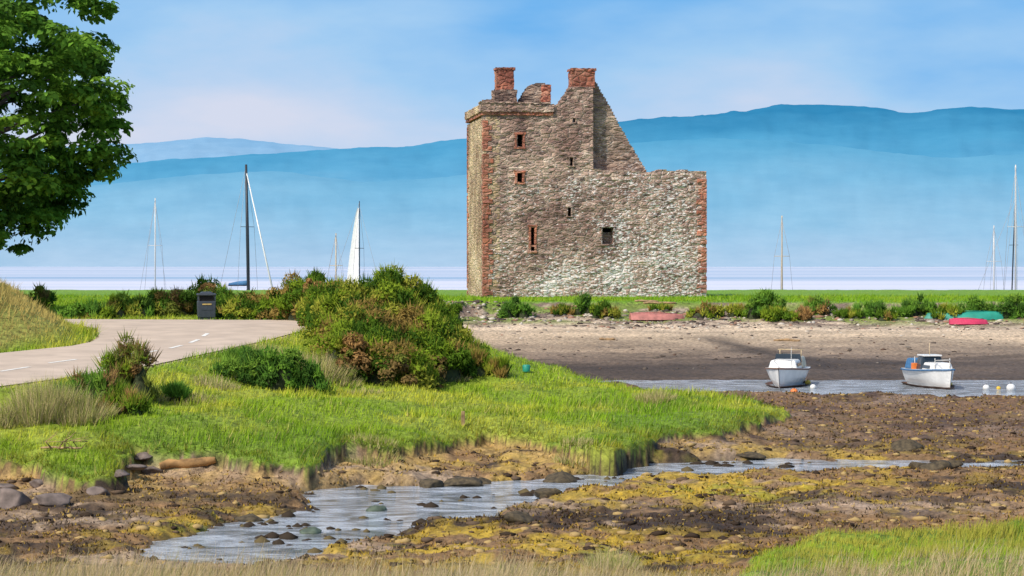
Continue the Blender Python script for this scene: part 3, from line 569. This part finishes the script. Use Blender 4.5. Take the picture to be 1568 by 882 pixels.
def sbox(name,s0,s1,t0,t1,z0,z1,mat,c=.14,amp=.04):
    bm=bmesh.new(); bmesh.ops.create_cube(bm,size=1)
    for ax,(l,h_) in enumerate([(s0,s1),(t0,t1),(z0,z1)]):
        n_=int((h_-l)/c)
        for q in range(1,n_):
            co=[0,0,0]; co[ax]=-.5+q/n_; no=[0,0,0]; no[ax]=1
            bmesh.ops.bisect_plane(bm,geom=bm.verts[:]+bm.edges[:]+bm.faces[:],plane_co=co,plane_no=no)
    r=random.Random(int(s0*100)+7)
    for v in bm.verts:
        v.co=Vector((s0+(v.co.x+.5)*(s1-s0),t0+(v.co.y+.5)*(t1-t0),z0+(v.co.z+.5)*(z1-z0)))+Vector((r.uniform(-1,1),r.uniform(-1,1),r.uniform(-1,1)))*amp
    me=bpy.data.meshes.new(name); bm.to_mesh(me); bm.free(); me.materials.append(mat); return link(bpy.data.objects.new(name,me),castle)
sp1,_=fac(848,170)
zt=fac(790,159)[1]; zb_=fac(790,176)[1]
sbox('parapet_front',-.2,sp1,-.22,.75,zb_+.22,zt,M_stone)
sbox('corbel_course_front',-.1,sp1-.05,-.12,.7,zb_-.02,zb_+.2,M_red,amp=.03)
sbox('parapet_cope_front',-.28,sp1-.3,-.28,.5,zt+.01,zt+.12,M_stone,amp=.04)
sbox('parapet_west',-.22,.75,.78,DEPTH,zb_+.22,zt-.05,M_warm)
sbox('corbel_course_west',-.12,.7,.72,DEPTH,zb_-.02,zb_+.2,M_red,amp=.03)
sbox('parapet_corner_block',.0,fac(768,150)[0]-.2,.0,.7,zt+.14,zt+.28,M_dark,amp=.05)
def chim(name,u0,u1,vt,vb,t0,t1,mat,cap=True,base=True):
    a,zt_=fac(u0,vt,t0); b,zb2=fac(u1,vb,t0)
    if cap:
        sbox(name,a+.08,b-.08,t0+.06,t1-.06,zb2,zt_-.18,mat,amp=.03); sbox(name+'_cope',a,b,t0,t1,zt_-.17,zt_,M_red,amp=.035)
    else: sbox(name,a,b,t0,t1,zb2,zt_,mat,amp=.05)
chim('chimney_west',759,789,103,141,1.2,2.4,M_red); 
chim('chimney_west_base',757,792,137,170,1.1,2.6,M_dark,cap=False)
st=[fac(u,v,1.6) for u,v in [(790,175),(793,157),(798,150),(803,142),(808,134),(815,129),(824,127),(834,128),(843,131),(843,175)]]
wallgrid('cap_house_fragment',st,[],1.6,1.0,M_dark,c=.1,amp=.06)
chim('cap_house_jamb',829,843.5,130,158,1.5,1.58,M_red,cap=False)
chim('chimney_east',874,913,104,134,.0,1.5,M_red)
def quoins(prefix,sc,dirn,z0,z1,mat,side=None):
    z=z0;i=0
    while z<z1:
        h_=.30+.12*random.random(); w=(.64 if i%2 else .36)*(0.9+.3*random.random()); w2=.36 if i%2 else .7
        if z+h_>z1: break
        if dirn>0: box('%s_%d'%(prefix,i),-.03,w,-.07,w2,z,z+h_-.025,mat,castle,bev=.02)
        elif dirn<0: box('%s_%d'%(prefix,i),sc-w,sc+.03,-.07,w2*.9,z,z+h_-.025,mat,castle,bev=.02)
        else: box('%s_%d'%(prefix,i),-.045,.3,DEPTH-w,DEPTH+.03,z,z+h_-.025,mat,castle,bev=.02)
        z+=h_*(1 if random.random()<.85 else 1.6);i+=1
quoins('quoin_west',0,1,-.2,zb_-.05,M_red); quoins('quoin_east',S1,-1,.3,9.0,M_red); quoins('quoin_rear',0,0,-.2,zb_-.05,M_red)
for wi,(s0,s1,z0,z1) in enumerate(holes):
    m_=M_red if wi in(0,1,2,3) else M_stone; f_=.15 if wi in (0,1,2) else .10
    if wi==3: continue
    zz0=holes[3][2] if wi==2 else z0
    if wi==2: box('window_transom',s0-.02,s1+.02,-.03,.3,holes[3][3]+.01,z0-.01,M_red,castle)
    box('window_jamb_l_%d'%wi,s0-f_,s0-.004,-.07,.35,zz0,z1,m_,castle,bev=.015); box('window_jamb_r_%d'%wi,s1+.004,s1+f_,-.07,.35,zz0,z1,m_,castle,bev=.015)
    box('window_lintel_%d'%wi,s0-f_-.08,s1+f_+.08,-.08,.35,z1+.004,z1+f_*1.1,m_,castle,bev=.015); box('window_sill_%d'%wi,s0-f_-.05,s1+f_+.05,-.08,.35,zz0-f_,zz0-.004,m_,castle,bev=.015)

# ------------------------------------------------------------------ boats
def hull_mesh(name,L_,B,Hh,mat,parent,keel=-.25,flip=False,bowup=.25,stern=.8,nsec=14,deck=True,zoff=0):
    V=[];Fa=[];m=7
    for i in range(nsec+1):
        t_=i/nsec; xx=-L_/2+L_*t_
        bw=B/2*(stern+(1-stern)*math.sin(min(1,t_*2)*math.pi/2)) if t_<.5 else B/2*max(.02,(1-((t_-.5)/.5)**2.2))
        sh=Hh*(1+bowup*t_*t_); kl=keel*(1-t_**4)
        for j in range(2*m+1):
            q=(j-m)/m; s_=math.copysign(abs(q)**.7,q); 
            zz=kl+(sh-kl)*abs(q)**1.8; V.append((xx+(.06*L_*(abs(q)**1.8) if t_>.9 else 0),bw*s_*(1 if abs(q)<1 else 1.02),(zz if not flip else sh*1.0-zz)+zoff))
    w=2*m+1
    for i in range(nsec):
        for j in range(2*m): Fa.append((i*w+j,i*w+j+1,(i+1)*w+j+1,(i+1)*w+j))
        if deck: Fa.append((i*w,(i+1)*w,(i+1)*w+w-1,i*w+w-1))
    Fa.append(tuple(range(w)))
    return py_mesh(name,V,Fa,mat,parent,smooth=False)
def motor_boat(u,v,rot,L_,B,kind):
    d=(EYE-WL)*F/(v-HV); x=(u-784)/F*d; e=empty('motor_boat',(x,d,WL),rot)
    h=.76
    hull_mesh('hull',L_,B,h,M_white,e,keel=-.2)
    o=hull_mesh('waterline',L_*1.003,B*1.01,.10,M_strake,e,keel=-.22,deck=False,bowup=0)
    for sgn in (-1,1):
        pts=[];
        for i in range(15):
            t_=i/14; xx=-L_/2+L_*t_; bw=B/2*(.8+.2*math.sin(min(1,t_*2)*math.pi/2)) if t_<.5 else B/2*max(.02,(1-((t_-.5)/.5)**2.2))
            pts.append((xx+(.06*L_ if t_>.9 else 0),sgn*bw*1.03,h*(1+.25*t_*t_)-.05))
        tube('rubbing_strake_%s'%('p' if sgn<0 else 's'),pts,[.035]*15,M_strake if kind==0 else M_blue,e,6)
    if kind==0:
        box('cuddy_cabin',-.3,L_*.30,-B*.36,B*.36,h,h+.46,M_white,e,bev=.08,taper=.12)
        box('cabin_window_strip',-.1,L_*.26,-B*.355,B*.355,h+.18,h+.32,M_glass,e,taper=.03)
        box('windscreen',-.55,-.3,-B*.33,B*.33,h+.3,h+.68,M_glass,e,taper=.06)
        box('canvas_cover',-1.9,-.55,-B*.36,B*.36,h+.02,h+.55,M_cream,e,bev=.1,taper=.1)
        box('outboard_cowl',-L_/2-.42,-L_/2-.1,-.17,.17,.55,1.15,M_cream,e,bev=.06)
        box('outboard_leg',-L_/2-.3,-L_/2-.16,-.06,.06,-.3,.6,M_black,e)
        for yy in (-.5,.5): tube('rail_post',[(-1.2,yy,h+.5),(-1.2,yy,h+.85)],[.025,.025],M_timber,e,6)
        tube('grab_rail',[(-1.2,-.6,h+.85),(-1.2,.6,h+.85)],[.03]*2,M_timber,e,6); tube('aerial',[(0,.2,h+.4),(0,.2,h+1.0)],[.02,.01],M_alu,e,5)
        tube('bow_rail',[(1.0,-.5,h+.4),(1.9,-.2,h+.5),(1.9,.2,h+.5),(1.0,.5,h+.4)],[.02]*4,M_alu,e,5)
    else:
        box('cuddy_cabin',.1,L_*.30,-B*.34,B*.34,h,h+.38,M_white,e,bev=.08,taper=.1)
        box('cabin_window_strip',.2,L_*.25,-B*.335,B*.335,h+.12,h+.26,M_glass,e,taper=.03)
        box('wheel_shelter',-.7,.1,-B*.35,B*.35,h-.02,h+.62,M_glass,e,bev=.05,taper=.12)
        box('shelter_roof',-.75,.12,-B*.27,B*.27,h+.63,h+.70,M_white,e,bev=.02)
        box('blue_gear_cover',-1.7,-.8,-B*.44,B*.44,h,h+.5,M_blue,e,bev=.08,taper=.1)
        box('fish_crate',-.78,-.5,-.72,-.45,h,h+.3,M_org,e,bev=.02)
        box('outboard_cowl',-L_/2-.4,-L_/2-.08,-.17,.17,.55,1.1,M_black,e,bev=.06); box('outboard_leg',-L_/2-.28,-L_/2-.16,-.06,.06,-.3,.6,M_black,e)
        for i,(px,py) in enumerate([(-.6,-.6),(-.6,.6),(1.3,-.35),(1.3,.35)]): tube('stanchion_%d'%i,[(px,py,h),(px,py,h+.6)],[.02,.02],M_alu,e,5)
        tube('bow_rail',[(1.3,-.35,h+.5),(2.0,-.1,h+.55),(2.0,.1,h+.55),(1.3,.35,h+.5)],[.02]*4,M_alu,e,5)
        tube('short_mast',[(-.3,0,h+.6),(-.3,0,h+1.25)],[.03,.015],M_timber,e,6)
    return e
motor_boat(1205,590,math.radians(-106),4.7,1.9,0)
motor_boat(1427,592,math.radians(-81),4.4,1.65,1)
def buoy(u,v,r,mat):
    d=(EYE-WL)*F/(v-HV); x=(u-784)/F*d; e=empty('mooring_buoy',(x,d,WL))
    fast_mesh('float',ICV*np.array([r,r,r*.95])+np.array([0,0,r*.45]),ICF,mat,smooth=True,parent=e)
    tube('ring',[(0,0,r*1.3),(0,0,r*1.65)],[r*.18,r*.12],M_black,e,6)
for u,v,r,m_ in [(1216,603,.17,M_org),(1452,592,.2,M_yel),(1510,596,.15,M_white),(1548,597,.2,M_white),(1529,596,.1,M_yel),(1245,595,.14,M_white),(1237,588,.14,M_yel)]: buoy(u,v,r,m_)
def small_hull(name,u,v,L_,B,hh,mat,rot):
    x,y,z=ray_ground(u,v); e=empty(name,(x,y,z+.02),rot)
    hull_mesh('hull',L_,B,hh,mat,e,keel=0,flip=True,bowup=-.2,stern=.35 if 'canoe' in name or 'kayak' in name else .6,deck=False)
    tube('keel_strip',[(-L_*.42,0,hh+.0),(0,0,hh+.03),(L_*.4,0,hh*.85)],[.03]*3,mat,e,6)
small_hull('upturned_rowing_boat',1005,490,3.3,1.3,.42,M_redboat,math.radians(8))
small_hull('upturned_canoe',1478,490,4.6,.95,.5,M_green,math.radians(176))
small_hull('kayak',1482,497,2.3,.65,.34,M_pink,math.radians(5))
x,y,z=ray_ground(1055,450); e=empty('tarpaulin_covered_stack',(x,y,z),math.radians(8))
box('tarpaulin',-1.05,1.05,-.5,.5,-.05,.48,M_tarp,e,bev=.12,taper=.12); box('ridge_load',-.9,-.1,-.3,.3,.42,.6,M_tarp,e,bev=.08,taper=.08)
for i in range(3): tube('lashing_%d'%i,[(-.7+i*.7,-.53,0),(-.7+i*.7,-.42,.5),(-.7+i*.7,.42,.5)],[.02]*3,M_rope,e,5)

# ------------------------------------------------------------------ yachts
def yacht(u,vtop,d,mast,lean=0,r=.085,rot=20,L_=9,cover=None,boom=True,jib=False,topsail=False):
    x=(u-784)/F*d; zt_=EYE+(HV-vtop)/F*d; Hm=zt_-WL; e=empty('sailing_yacht',(x,d,WL),math.radians(rot))
    hull_mesh('hull',L_,2.8,.95,M_white,e,keel=-.4); box('coachroof',-1.6,2.0,-.8,.8,.95,1.35,M_white,e,bev=.1,taper=.15); box('coachroof_windows',-1.2,1.6,-.79,.79,1.05,1.2,M_glass,e,taper=.05)
    tube('mast',[(.6,0,.9),(.6-lean*.5,0,.9+Hm*.5),(.6-lean,0,Hm)],[r,r,r*.7],mast,e,8)
    tube('spreaders',[(.6-lean*.55,-.8,Hm*.6),(.6-lean*.55,.8,Hm*.6)],[.03,.03],mast,e,5)
    if boom:
        tube('boom',[(.5,0,3.5),(-3.2,0,3.45)],[.06,.06],mast,e,6); tube('sail_cover',[(.4,0,3.75),(-1.5,0,3.7),(-3.1,0,3.6)],[.25,.2,.1],cover or M_blue,e,8)
    fs=.11 if jib else .02
    tube('forestay',[(L_*.48,0,1.1),(.6-lean,0,Hm*.96)],[fs,fs*.5],M_white if jib else M_rope,e,6)
    tube('backstay',[(-L_*.48,0,1.0),(.6-lean,0,Hm*.99)],[.02,.02],M_rope,e,4)
    for sgn in(-1,1): tube('shroud',[(.4,sgn*1.3,1),(.6-lean*.5,sgn*.8,Hm*.6),(.6-lean,0,Hm*.96)],[.018]*3,M_rope,e,4)
    return e
yacht(234,303,214,M_alu,rot=75,L_=8,boom=False)
yacht(376,252,200,M_black,lean=.5,r=.17,rot=-50,L_=12,jib=True,cover=M_blue)
yacht(511,357,225,M_timber,rot=70,L_=7,boom=False)
y1=yacht(543,308,205,M_black,r=.06,rot=-30,L_=8,boom=False)
V=[];Fa=[];nn=10
for i in range(nn+1):
    t_=i/nn; zz=3.4+t_*8.0; w=1.45*(1-t_)**.75+.12
    for j in range(5):
        q=j/4; V.append((.5-q*w,.14*math.sin(q*math.pi)*(1-t_*.5),zz))
for i in range(nn):
    for j in range(4): Fa.append((i*5+j,i*5+j+1,(i+1)*5+j+1,(i+1)*5+j))
py_mesh('mainsail',V,Fa,M_white,y1,smooth=True)
yacht(1197,330,212,M_timber,rot=80,L_=8,boom=False)
yacht(1521,345,220,M_alu,rot=70,L_=8,boom=False)
yacht(1541,300,206,M_black,lean=-.5,r=.07,rot=20,L_=9,boom=False)
yacht(1555,252,202,M_alu,r=.10,rot=75,L_=10,boom=False)
yacht(482,412,260,M_alu,rot=60,L_=6,boom=False,r=.05)

# ------------------------------------------------------------------ litter bin, post, driftwood, small things
x,y,z=ray_ground(316,489); e=empty('litter_bin',(x,y,z),math.radians(12))
box('plinth',-.36,.36,-.33,.33,-.03,.08,M_black,e,bev=.02); box('body',-.38,.38,-.35,.35,.08,.80,M_bin,e,bev=.03,taper=-.02)
box('gold_panel',-.25,.25,-.372,-.36,.42,.60,M_bin,e); box('gold_lettering',-.2,.2,-.392,-.376,.64,.70,M_gold,e)
for i,(px,py) in enumerate([(-.38,-.35),(.34,-.35),(-.38,.31),(.34,.31)]): box('corner_post_%d'%i,px,px+.04,py,py+.04,.8,1.04,M_bin,e)
box('aperture_void',-.3,.3,-.28,.28,.81,1.03,M_void,e); box('hood',-.42,.42,-.39,.39,1.04,1.14,M_bin,e,bev=.04); box('hood_crown',-.3,.3,-.27,.27,1.14,1.22,M_bin,e,bev=.03,taper=.1)  # aperture is a solid dark box, the opening's shade painted on
x,y,z=ray_ground(709,652); e=empty('wooden_post',(x,y,z)); box('stake',-.06,.06,-.06,.06,-.1,.42,M_wood,e,bev=.012,taper=.008)
def log(u0,v0,u1,v1,r,name,mat,lift=.1):
    a=Vector(ray_ground(u0,v0)); b=Vector(ray_ground(u1,v1)); pts=[a.lerp(b,i/6)+Vector((0,random.uniform(-.03,.03),lift+random.uniform(-.03,.03))) for i in range(7)]
    e=empty(name,(0,0,0)); tube('timber',pts,[r*.7,r,r*.8,r*1.1,r*.9,r*.95,r*.6],mat,e,7); return e
log(245,716,330,712,.13,'driftwood_log',M_rust,.04)
e=log(62,694,125,694,.03,'driftwood_branch',M_wood,.14)
a=Vector(ray_ground(95,694))
for i in range(9):
    dx=random.uniform(-.5,.5); s=a+Vector((dx,0,.1)); tube('twig_%d'%i,[s,s+Vector((random.uniform(-.25,.25),0,.18)),s+Vector((random.uniform(-.4,.4),-.1,random.uniform(.15,.5)))],[.018,.013,.006],M_wood,e,5)
x,y,z=ray_ground(806,570); e=empty('plastic_drum',(x,y,z)); tube('drum',[(0,0,0),(0,0,.05),(0,0,.24),(0,0,.27)],[.13,.14,.14,.11],M_green,e,12)
for u,v,w in [(930,520,12),(1205,522,20),(880,470,20),(990,462,18),(1010,465,25)]:
    log(u-w,v,u+w,v+1,.08,'driftwood_log',M_wood,.05)

# ------------------------------------------------------------------ hills
def hill_mat(name,stops,zmax,amp=.3):  # aerial haze painted in: blue ramp paling towards the shore
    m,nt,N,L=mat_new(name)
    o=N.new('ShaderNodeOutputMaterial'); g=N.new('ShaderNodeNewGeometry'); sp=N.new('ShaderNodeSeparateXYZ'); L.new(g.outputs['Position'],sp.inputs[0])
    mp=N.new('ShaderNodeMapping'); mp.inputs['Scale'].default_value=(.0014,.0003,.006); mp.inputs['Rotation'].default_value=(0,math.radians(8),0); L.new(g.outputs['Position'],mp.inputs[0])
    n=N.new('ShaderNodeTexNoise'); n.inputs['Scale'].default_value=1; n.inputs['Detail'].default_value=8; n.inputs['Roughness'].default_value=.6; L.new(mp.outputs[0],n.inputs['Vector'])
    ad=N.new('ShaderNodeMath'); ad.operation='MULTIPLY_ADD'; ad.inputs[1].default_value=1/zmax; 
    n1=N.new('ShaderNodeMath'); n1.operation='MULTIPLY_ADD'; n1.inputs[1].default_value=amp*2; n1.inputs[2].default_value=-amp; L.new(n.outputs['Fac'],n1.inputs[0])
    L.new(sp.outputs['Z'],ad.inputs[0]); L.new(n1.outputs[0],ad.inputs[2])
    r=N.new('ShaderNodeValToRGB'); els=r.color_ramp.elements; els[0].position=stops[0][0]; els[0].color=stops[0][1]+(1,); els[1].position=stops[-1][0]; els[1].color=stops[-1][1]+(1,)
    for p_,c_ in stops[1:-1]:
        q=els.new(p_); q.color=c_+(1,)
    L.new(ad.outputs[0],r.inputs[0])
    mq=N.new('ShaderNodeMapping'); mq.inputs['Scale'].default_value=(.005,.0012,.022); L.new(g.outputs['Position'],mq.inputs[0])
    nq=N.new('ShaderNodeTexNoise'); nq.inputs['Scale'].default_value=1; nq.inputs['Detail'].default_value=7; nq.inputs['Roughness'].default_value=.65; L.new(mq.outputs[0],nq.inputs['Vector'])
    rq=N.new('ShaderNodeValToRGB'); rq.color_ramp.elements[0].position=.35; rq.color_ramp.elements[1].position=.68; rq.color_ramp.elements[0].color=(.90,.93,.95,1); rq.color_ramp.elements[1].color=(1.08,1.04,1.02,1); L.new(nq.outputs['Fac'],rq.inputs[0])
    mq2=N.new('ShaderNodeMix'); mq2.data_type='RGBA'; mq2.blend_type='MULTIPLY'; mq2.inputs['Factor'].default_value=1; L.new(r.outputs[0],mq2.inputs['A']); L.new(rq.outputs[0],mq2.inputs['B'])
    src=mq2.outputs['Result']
    em=N.new('ShaderNodeEmission'); em.inputs[1].default_value=.78; df=N.new('ShaderNodeBsdfDiffuse'); L.new(src,em.inputs[0])  # emission stands in for airlight; the hills themselves do not glow
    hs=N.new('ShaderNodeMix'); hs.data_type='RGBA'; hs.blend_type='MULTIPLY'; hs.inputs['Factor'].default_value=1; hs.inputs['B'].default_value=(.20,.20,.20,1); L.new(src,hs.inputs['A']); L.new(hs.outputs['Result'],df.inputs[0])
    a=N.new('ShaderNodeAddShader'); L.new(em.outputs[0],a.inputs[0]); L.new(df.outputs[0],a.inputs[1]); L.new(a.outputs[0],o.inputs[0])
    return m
def hill(name,ridge,d0,d1,mat,seed,rough=4):
    us=np.linspace(-900,2500,700); ru=[p[0] for p in ridge]; rv=[p[1] for p in ridge]
    vr=np.interp(us,ru,rv); kk=np.ones(13)/13; vr=np.convolve(np.pad(vr,6,'edge'),kk,'valid')
    vr=vr+(fbm(us/40,us*0+seed,seed,5)-.5)*rough+(fbm(us/9,us*0+seed,seed,3)-.5)*1.3
    zr=EYE+(HV-vr)/F*d1; rows=40; V=[]
    for i in range(rows+4):
        r=i/rows; yy=d0+(d1-d0)*r
        prof=math.sin(min(r,1)*math.pi/2)**1.05 if r<=1 else 1-(r-1)*3
        k=(us-784)/F; rel=(fbm(us/70,np.full_like(us,r*3),seed,5)-.5)*.18*(math.sin(min(r,1)*math.pi))
        zz=zr*(prof+rel); zz=WL-2+np.maximum(zz,0)*1.0 if i==0 else zz
        V.append(np.stack([k*yy,np.full_like(us,yy),zz],-1))
    V=np.stack(V); R,Cn=V.shape[:2]; idx=np.arange(R*Cn).reshape(R,Cn); Fq=np.stack([idx[:-1,:-1],idx[:-1,1:],idx[1:,1:],idx[1:,:-1]],-1).reshape(-1,4)
    fast_mesh(name,V.reshape(-1,3),Fq,mat,smooth=True)
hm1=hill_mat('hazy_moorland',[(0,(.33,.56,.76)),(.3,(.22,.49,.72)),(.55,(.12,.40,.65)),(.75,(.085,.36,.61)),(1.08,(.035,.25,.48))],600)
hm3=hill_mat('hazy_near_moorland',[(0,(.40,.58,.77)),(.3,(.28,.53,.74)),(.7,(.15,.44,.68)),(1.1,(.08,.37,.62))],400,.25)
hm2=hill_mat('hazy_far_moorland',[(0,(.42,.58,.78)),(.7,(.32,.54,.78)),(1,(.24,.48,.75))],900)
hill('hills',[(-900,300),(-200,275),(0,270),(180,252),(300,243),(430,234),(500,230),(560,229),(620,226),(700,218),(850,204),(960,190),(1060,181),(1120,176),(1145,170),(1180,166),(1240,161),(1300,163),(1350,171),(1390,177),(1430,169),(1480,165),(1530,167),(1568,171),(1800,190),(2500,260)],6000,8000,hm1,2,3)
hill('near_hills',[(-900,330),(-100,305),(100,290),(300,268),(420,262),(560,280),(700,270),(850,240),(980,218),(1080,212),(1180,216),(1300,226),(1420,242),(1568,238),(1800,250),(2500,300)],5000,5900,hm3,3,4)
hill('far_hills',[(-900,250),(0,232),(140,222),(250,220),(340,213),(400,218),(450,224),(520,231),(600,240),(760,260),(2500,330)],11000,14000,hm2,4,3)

# ------------------------------------------------------------------ world, sun, camera
S=Vector((-.50,-.52,.80)).normalized(); elev=math.asin(S.z); az=math.atan2(S.x,S.y)
w=bpy.data.worlds.new('World'); scene.world=w; w.use_nodes=True; nt=w.node_tree; N=nt.nodes; L=nt.links; N.clear()
out=N.new('ShaderNodeOutputWorld'); bg=N.new('ShaderNodeBackground'); sky=N.new('ShaderNodeTexSky'); sky.sky_type='NISHITA'; sky.sun_disc=False; sky.sun_elevation=elev; sky.sun_rotation=az%(2*math.pi); sky.air_density=1; sky.dust_density=2.5; 
bg.inputs[1].default_value=.15; L.new(sky.outputs[0],bg.inputs[0])
tc=N.new('ShaderNodeTexCoord'); sp=N.new('ShaderNodeSeparateXYZ'); L.new(tc.outputs['Generated'],sp.inputs[0])
mp=N.new('ShaderNodeMapping'); mp.inputs['Scale'].default_value=(1,1,3.0); mp.inputs['Rotation'].default_value=(0,math.radians(14),0); L.new(tc.outputs['Generated'],mp.inputs[0])
no=N.new('ShaderNodeTexNoise'); no.inputs['Scale'].default_value=7; no.inputs['Detail'].default_value=5; no.inputs['Roughness'].default_value=.5; L.new(mp.outputs[0],no.inputs['Vector'])
a1=N.new('ShaderNodeMath'); a1.operation='MULTIPLY_ADD'; a1.inputs[1].default_value=.09; L.new(sp.outputs['X'],a1.inputs[0]); L.new(sp.outputs['Z'],a1.inputs[2])
a2=N.new('ShaderNodeMath'); a2.operation='MULTIPLY_ADD'; a2.inputs[1].default_value=-.20; L.new(no.outputs['Fac'],a2.inputs[0]); L.new(a1.outputs[0],a2.inputs[2])
mr=N.new('ShaderNodeMapRange'); mr.inputs[1].default_value=-.068; mr.inputs[2].default_value=.068; L.new(a2.outputs[0],mr.inputs[0])
r=N.new('ShaderNodeValToRGB'); r.color_ramp.elements[0].color=(.66,.71,.86,1); r.color_ramp.elements[1].color=(.14,.44,.86,1); q=r.color_ramp.elements.new(.5); q.color=(.37,.61,.89,1); L.new(mr.outputs[0],r.inputs[0])
bg2=N.new('ShaderNodeBackground'); bg2.inputs[1].default_value=1.0; L.new(r.outputs[0],bg2.inputs[0])
mk_=N.new('ShaderNodeMapRange'); mk_.inputs[1].default_value=.16; mk_.inputs[2].default_value=.5; mk_.inputs[3].default_value=1; mk_.inputs[4].default_value=0; L.new(sp.outputs['Z'],mk_.inputs[0])
ms=N.new('ShaderNodeMixShader'); L.new(mk_.outputs[0],ms.inputs[0]); L.new(bg.outputs[0],ms.inputs[1]); L.new(bg2.outputs[0],ms.inputs[2]); L.new(ms.outputs[0],out.inputs[0])
sl=bpy.data.lights.new('sun','SUN'); sl.energy=3.5; sl.angle=math.radians(1.5); sl.color=(1,.95,.86); so=link(bpy.data.objects.new('sun',sl)); so.rotation_euler=S.to_track_quat('Z','Y').to_euler(); so.location=(0,0,50)
cam=bpy.data.cameras.new('camera'); co=link(bpy.data.objects.new('camera',cam)); co.location=(0,0,EYE); co.rotation_euler=(math.radians(90),0,0)
cam.lens=36*F/1568; cam.sensor_width=36; cam.shift_y=-(441-HV)/1568; cam.clip_start=.1; cam.clip_end=60000; scene.camera=co
scene.view_settings.view_transform='Standard'; scene.view_settings.look='None'; scene.view_settings.exposure=0
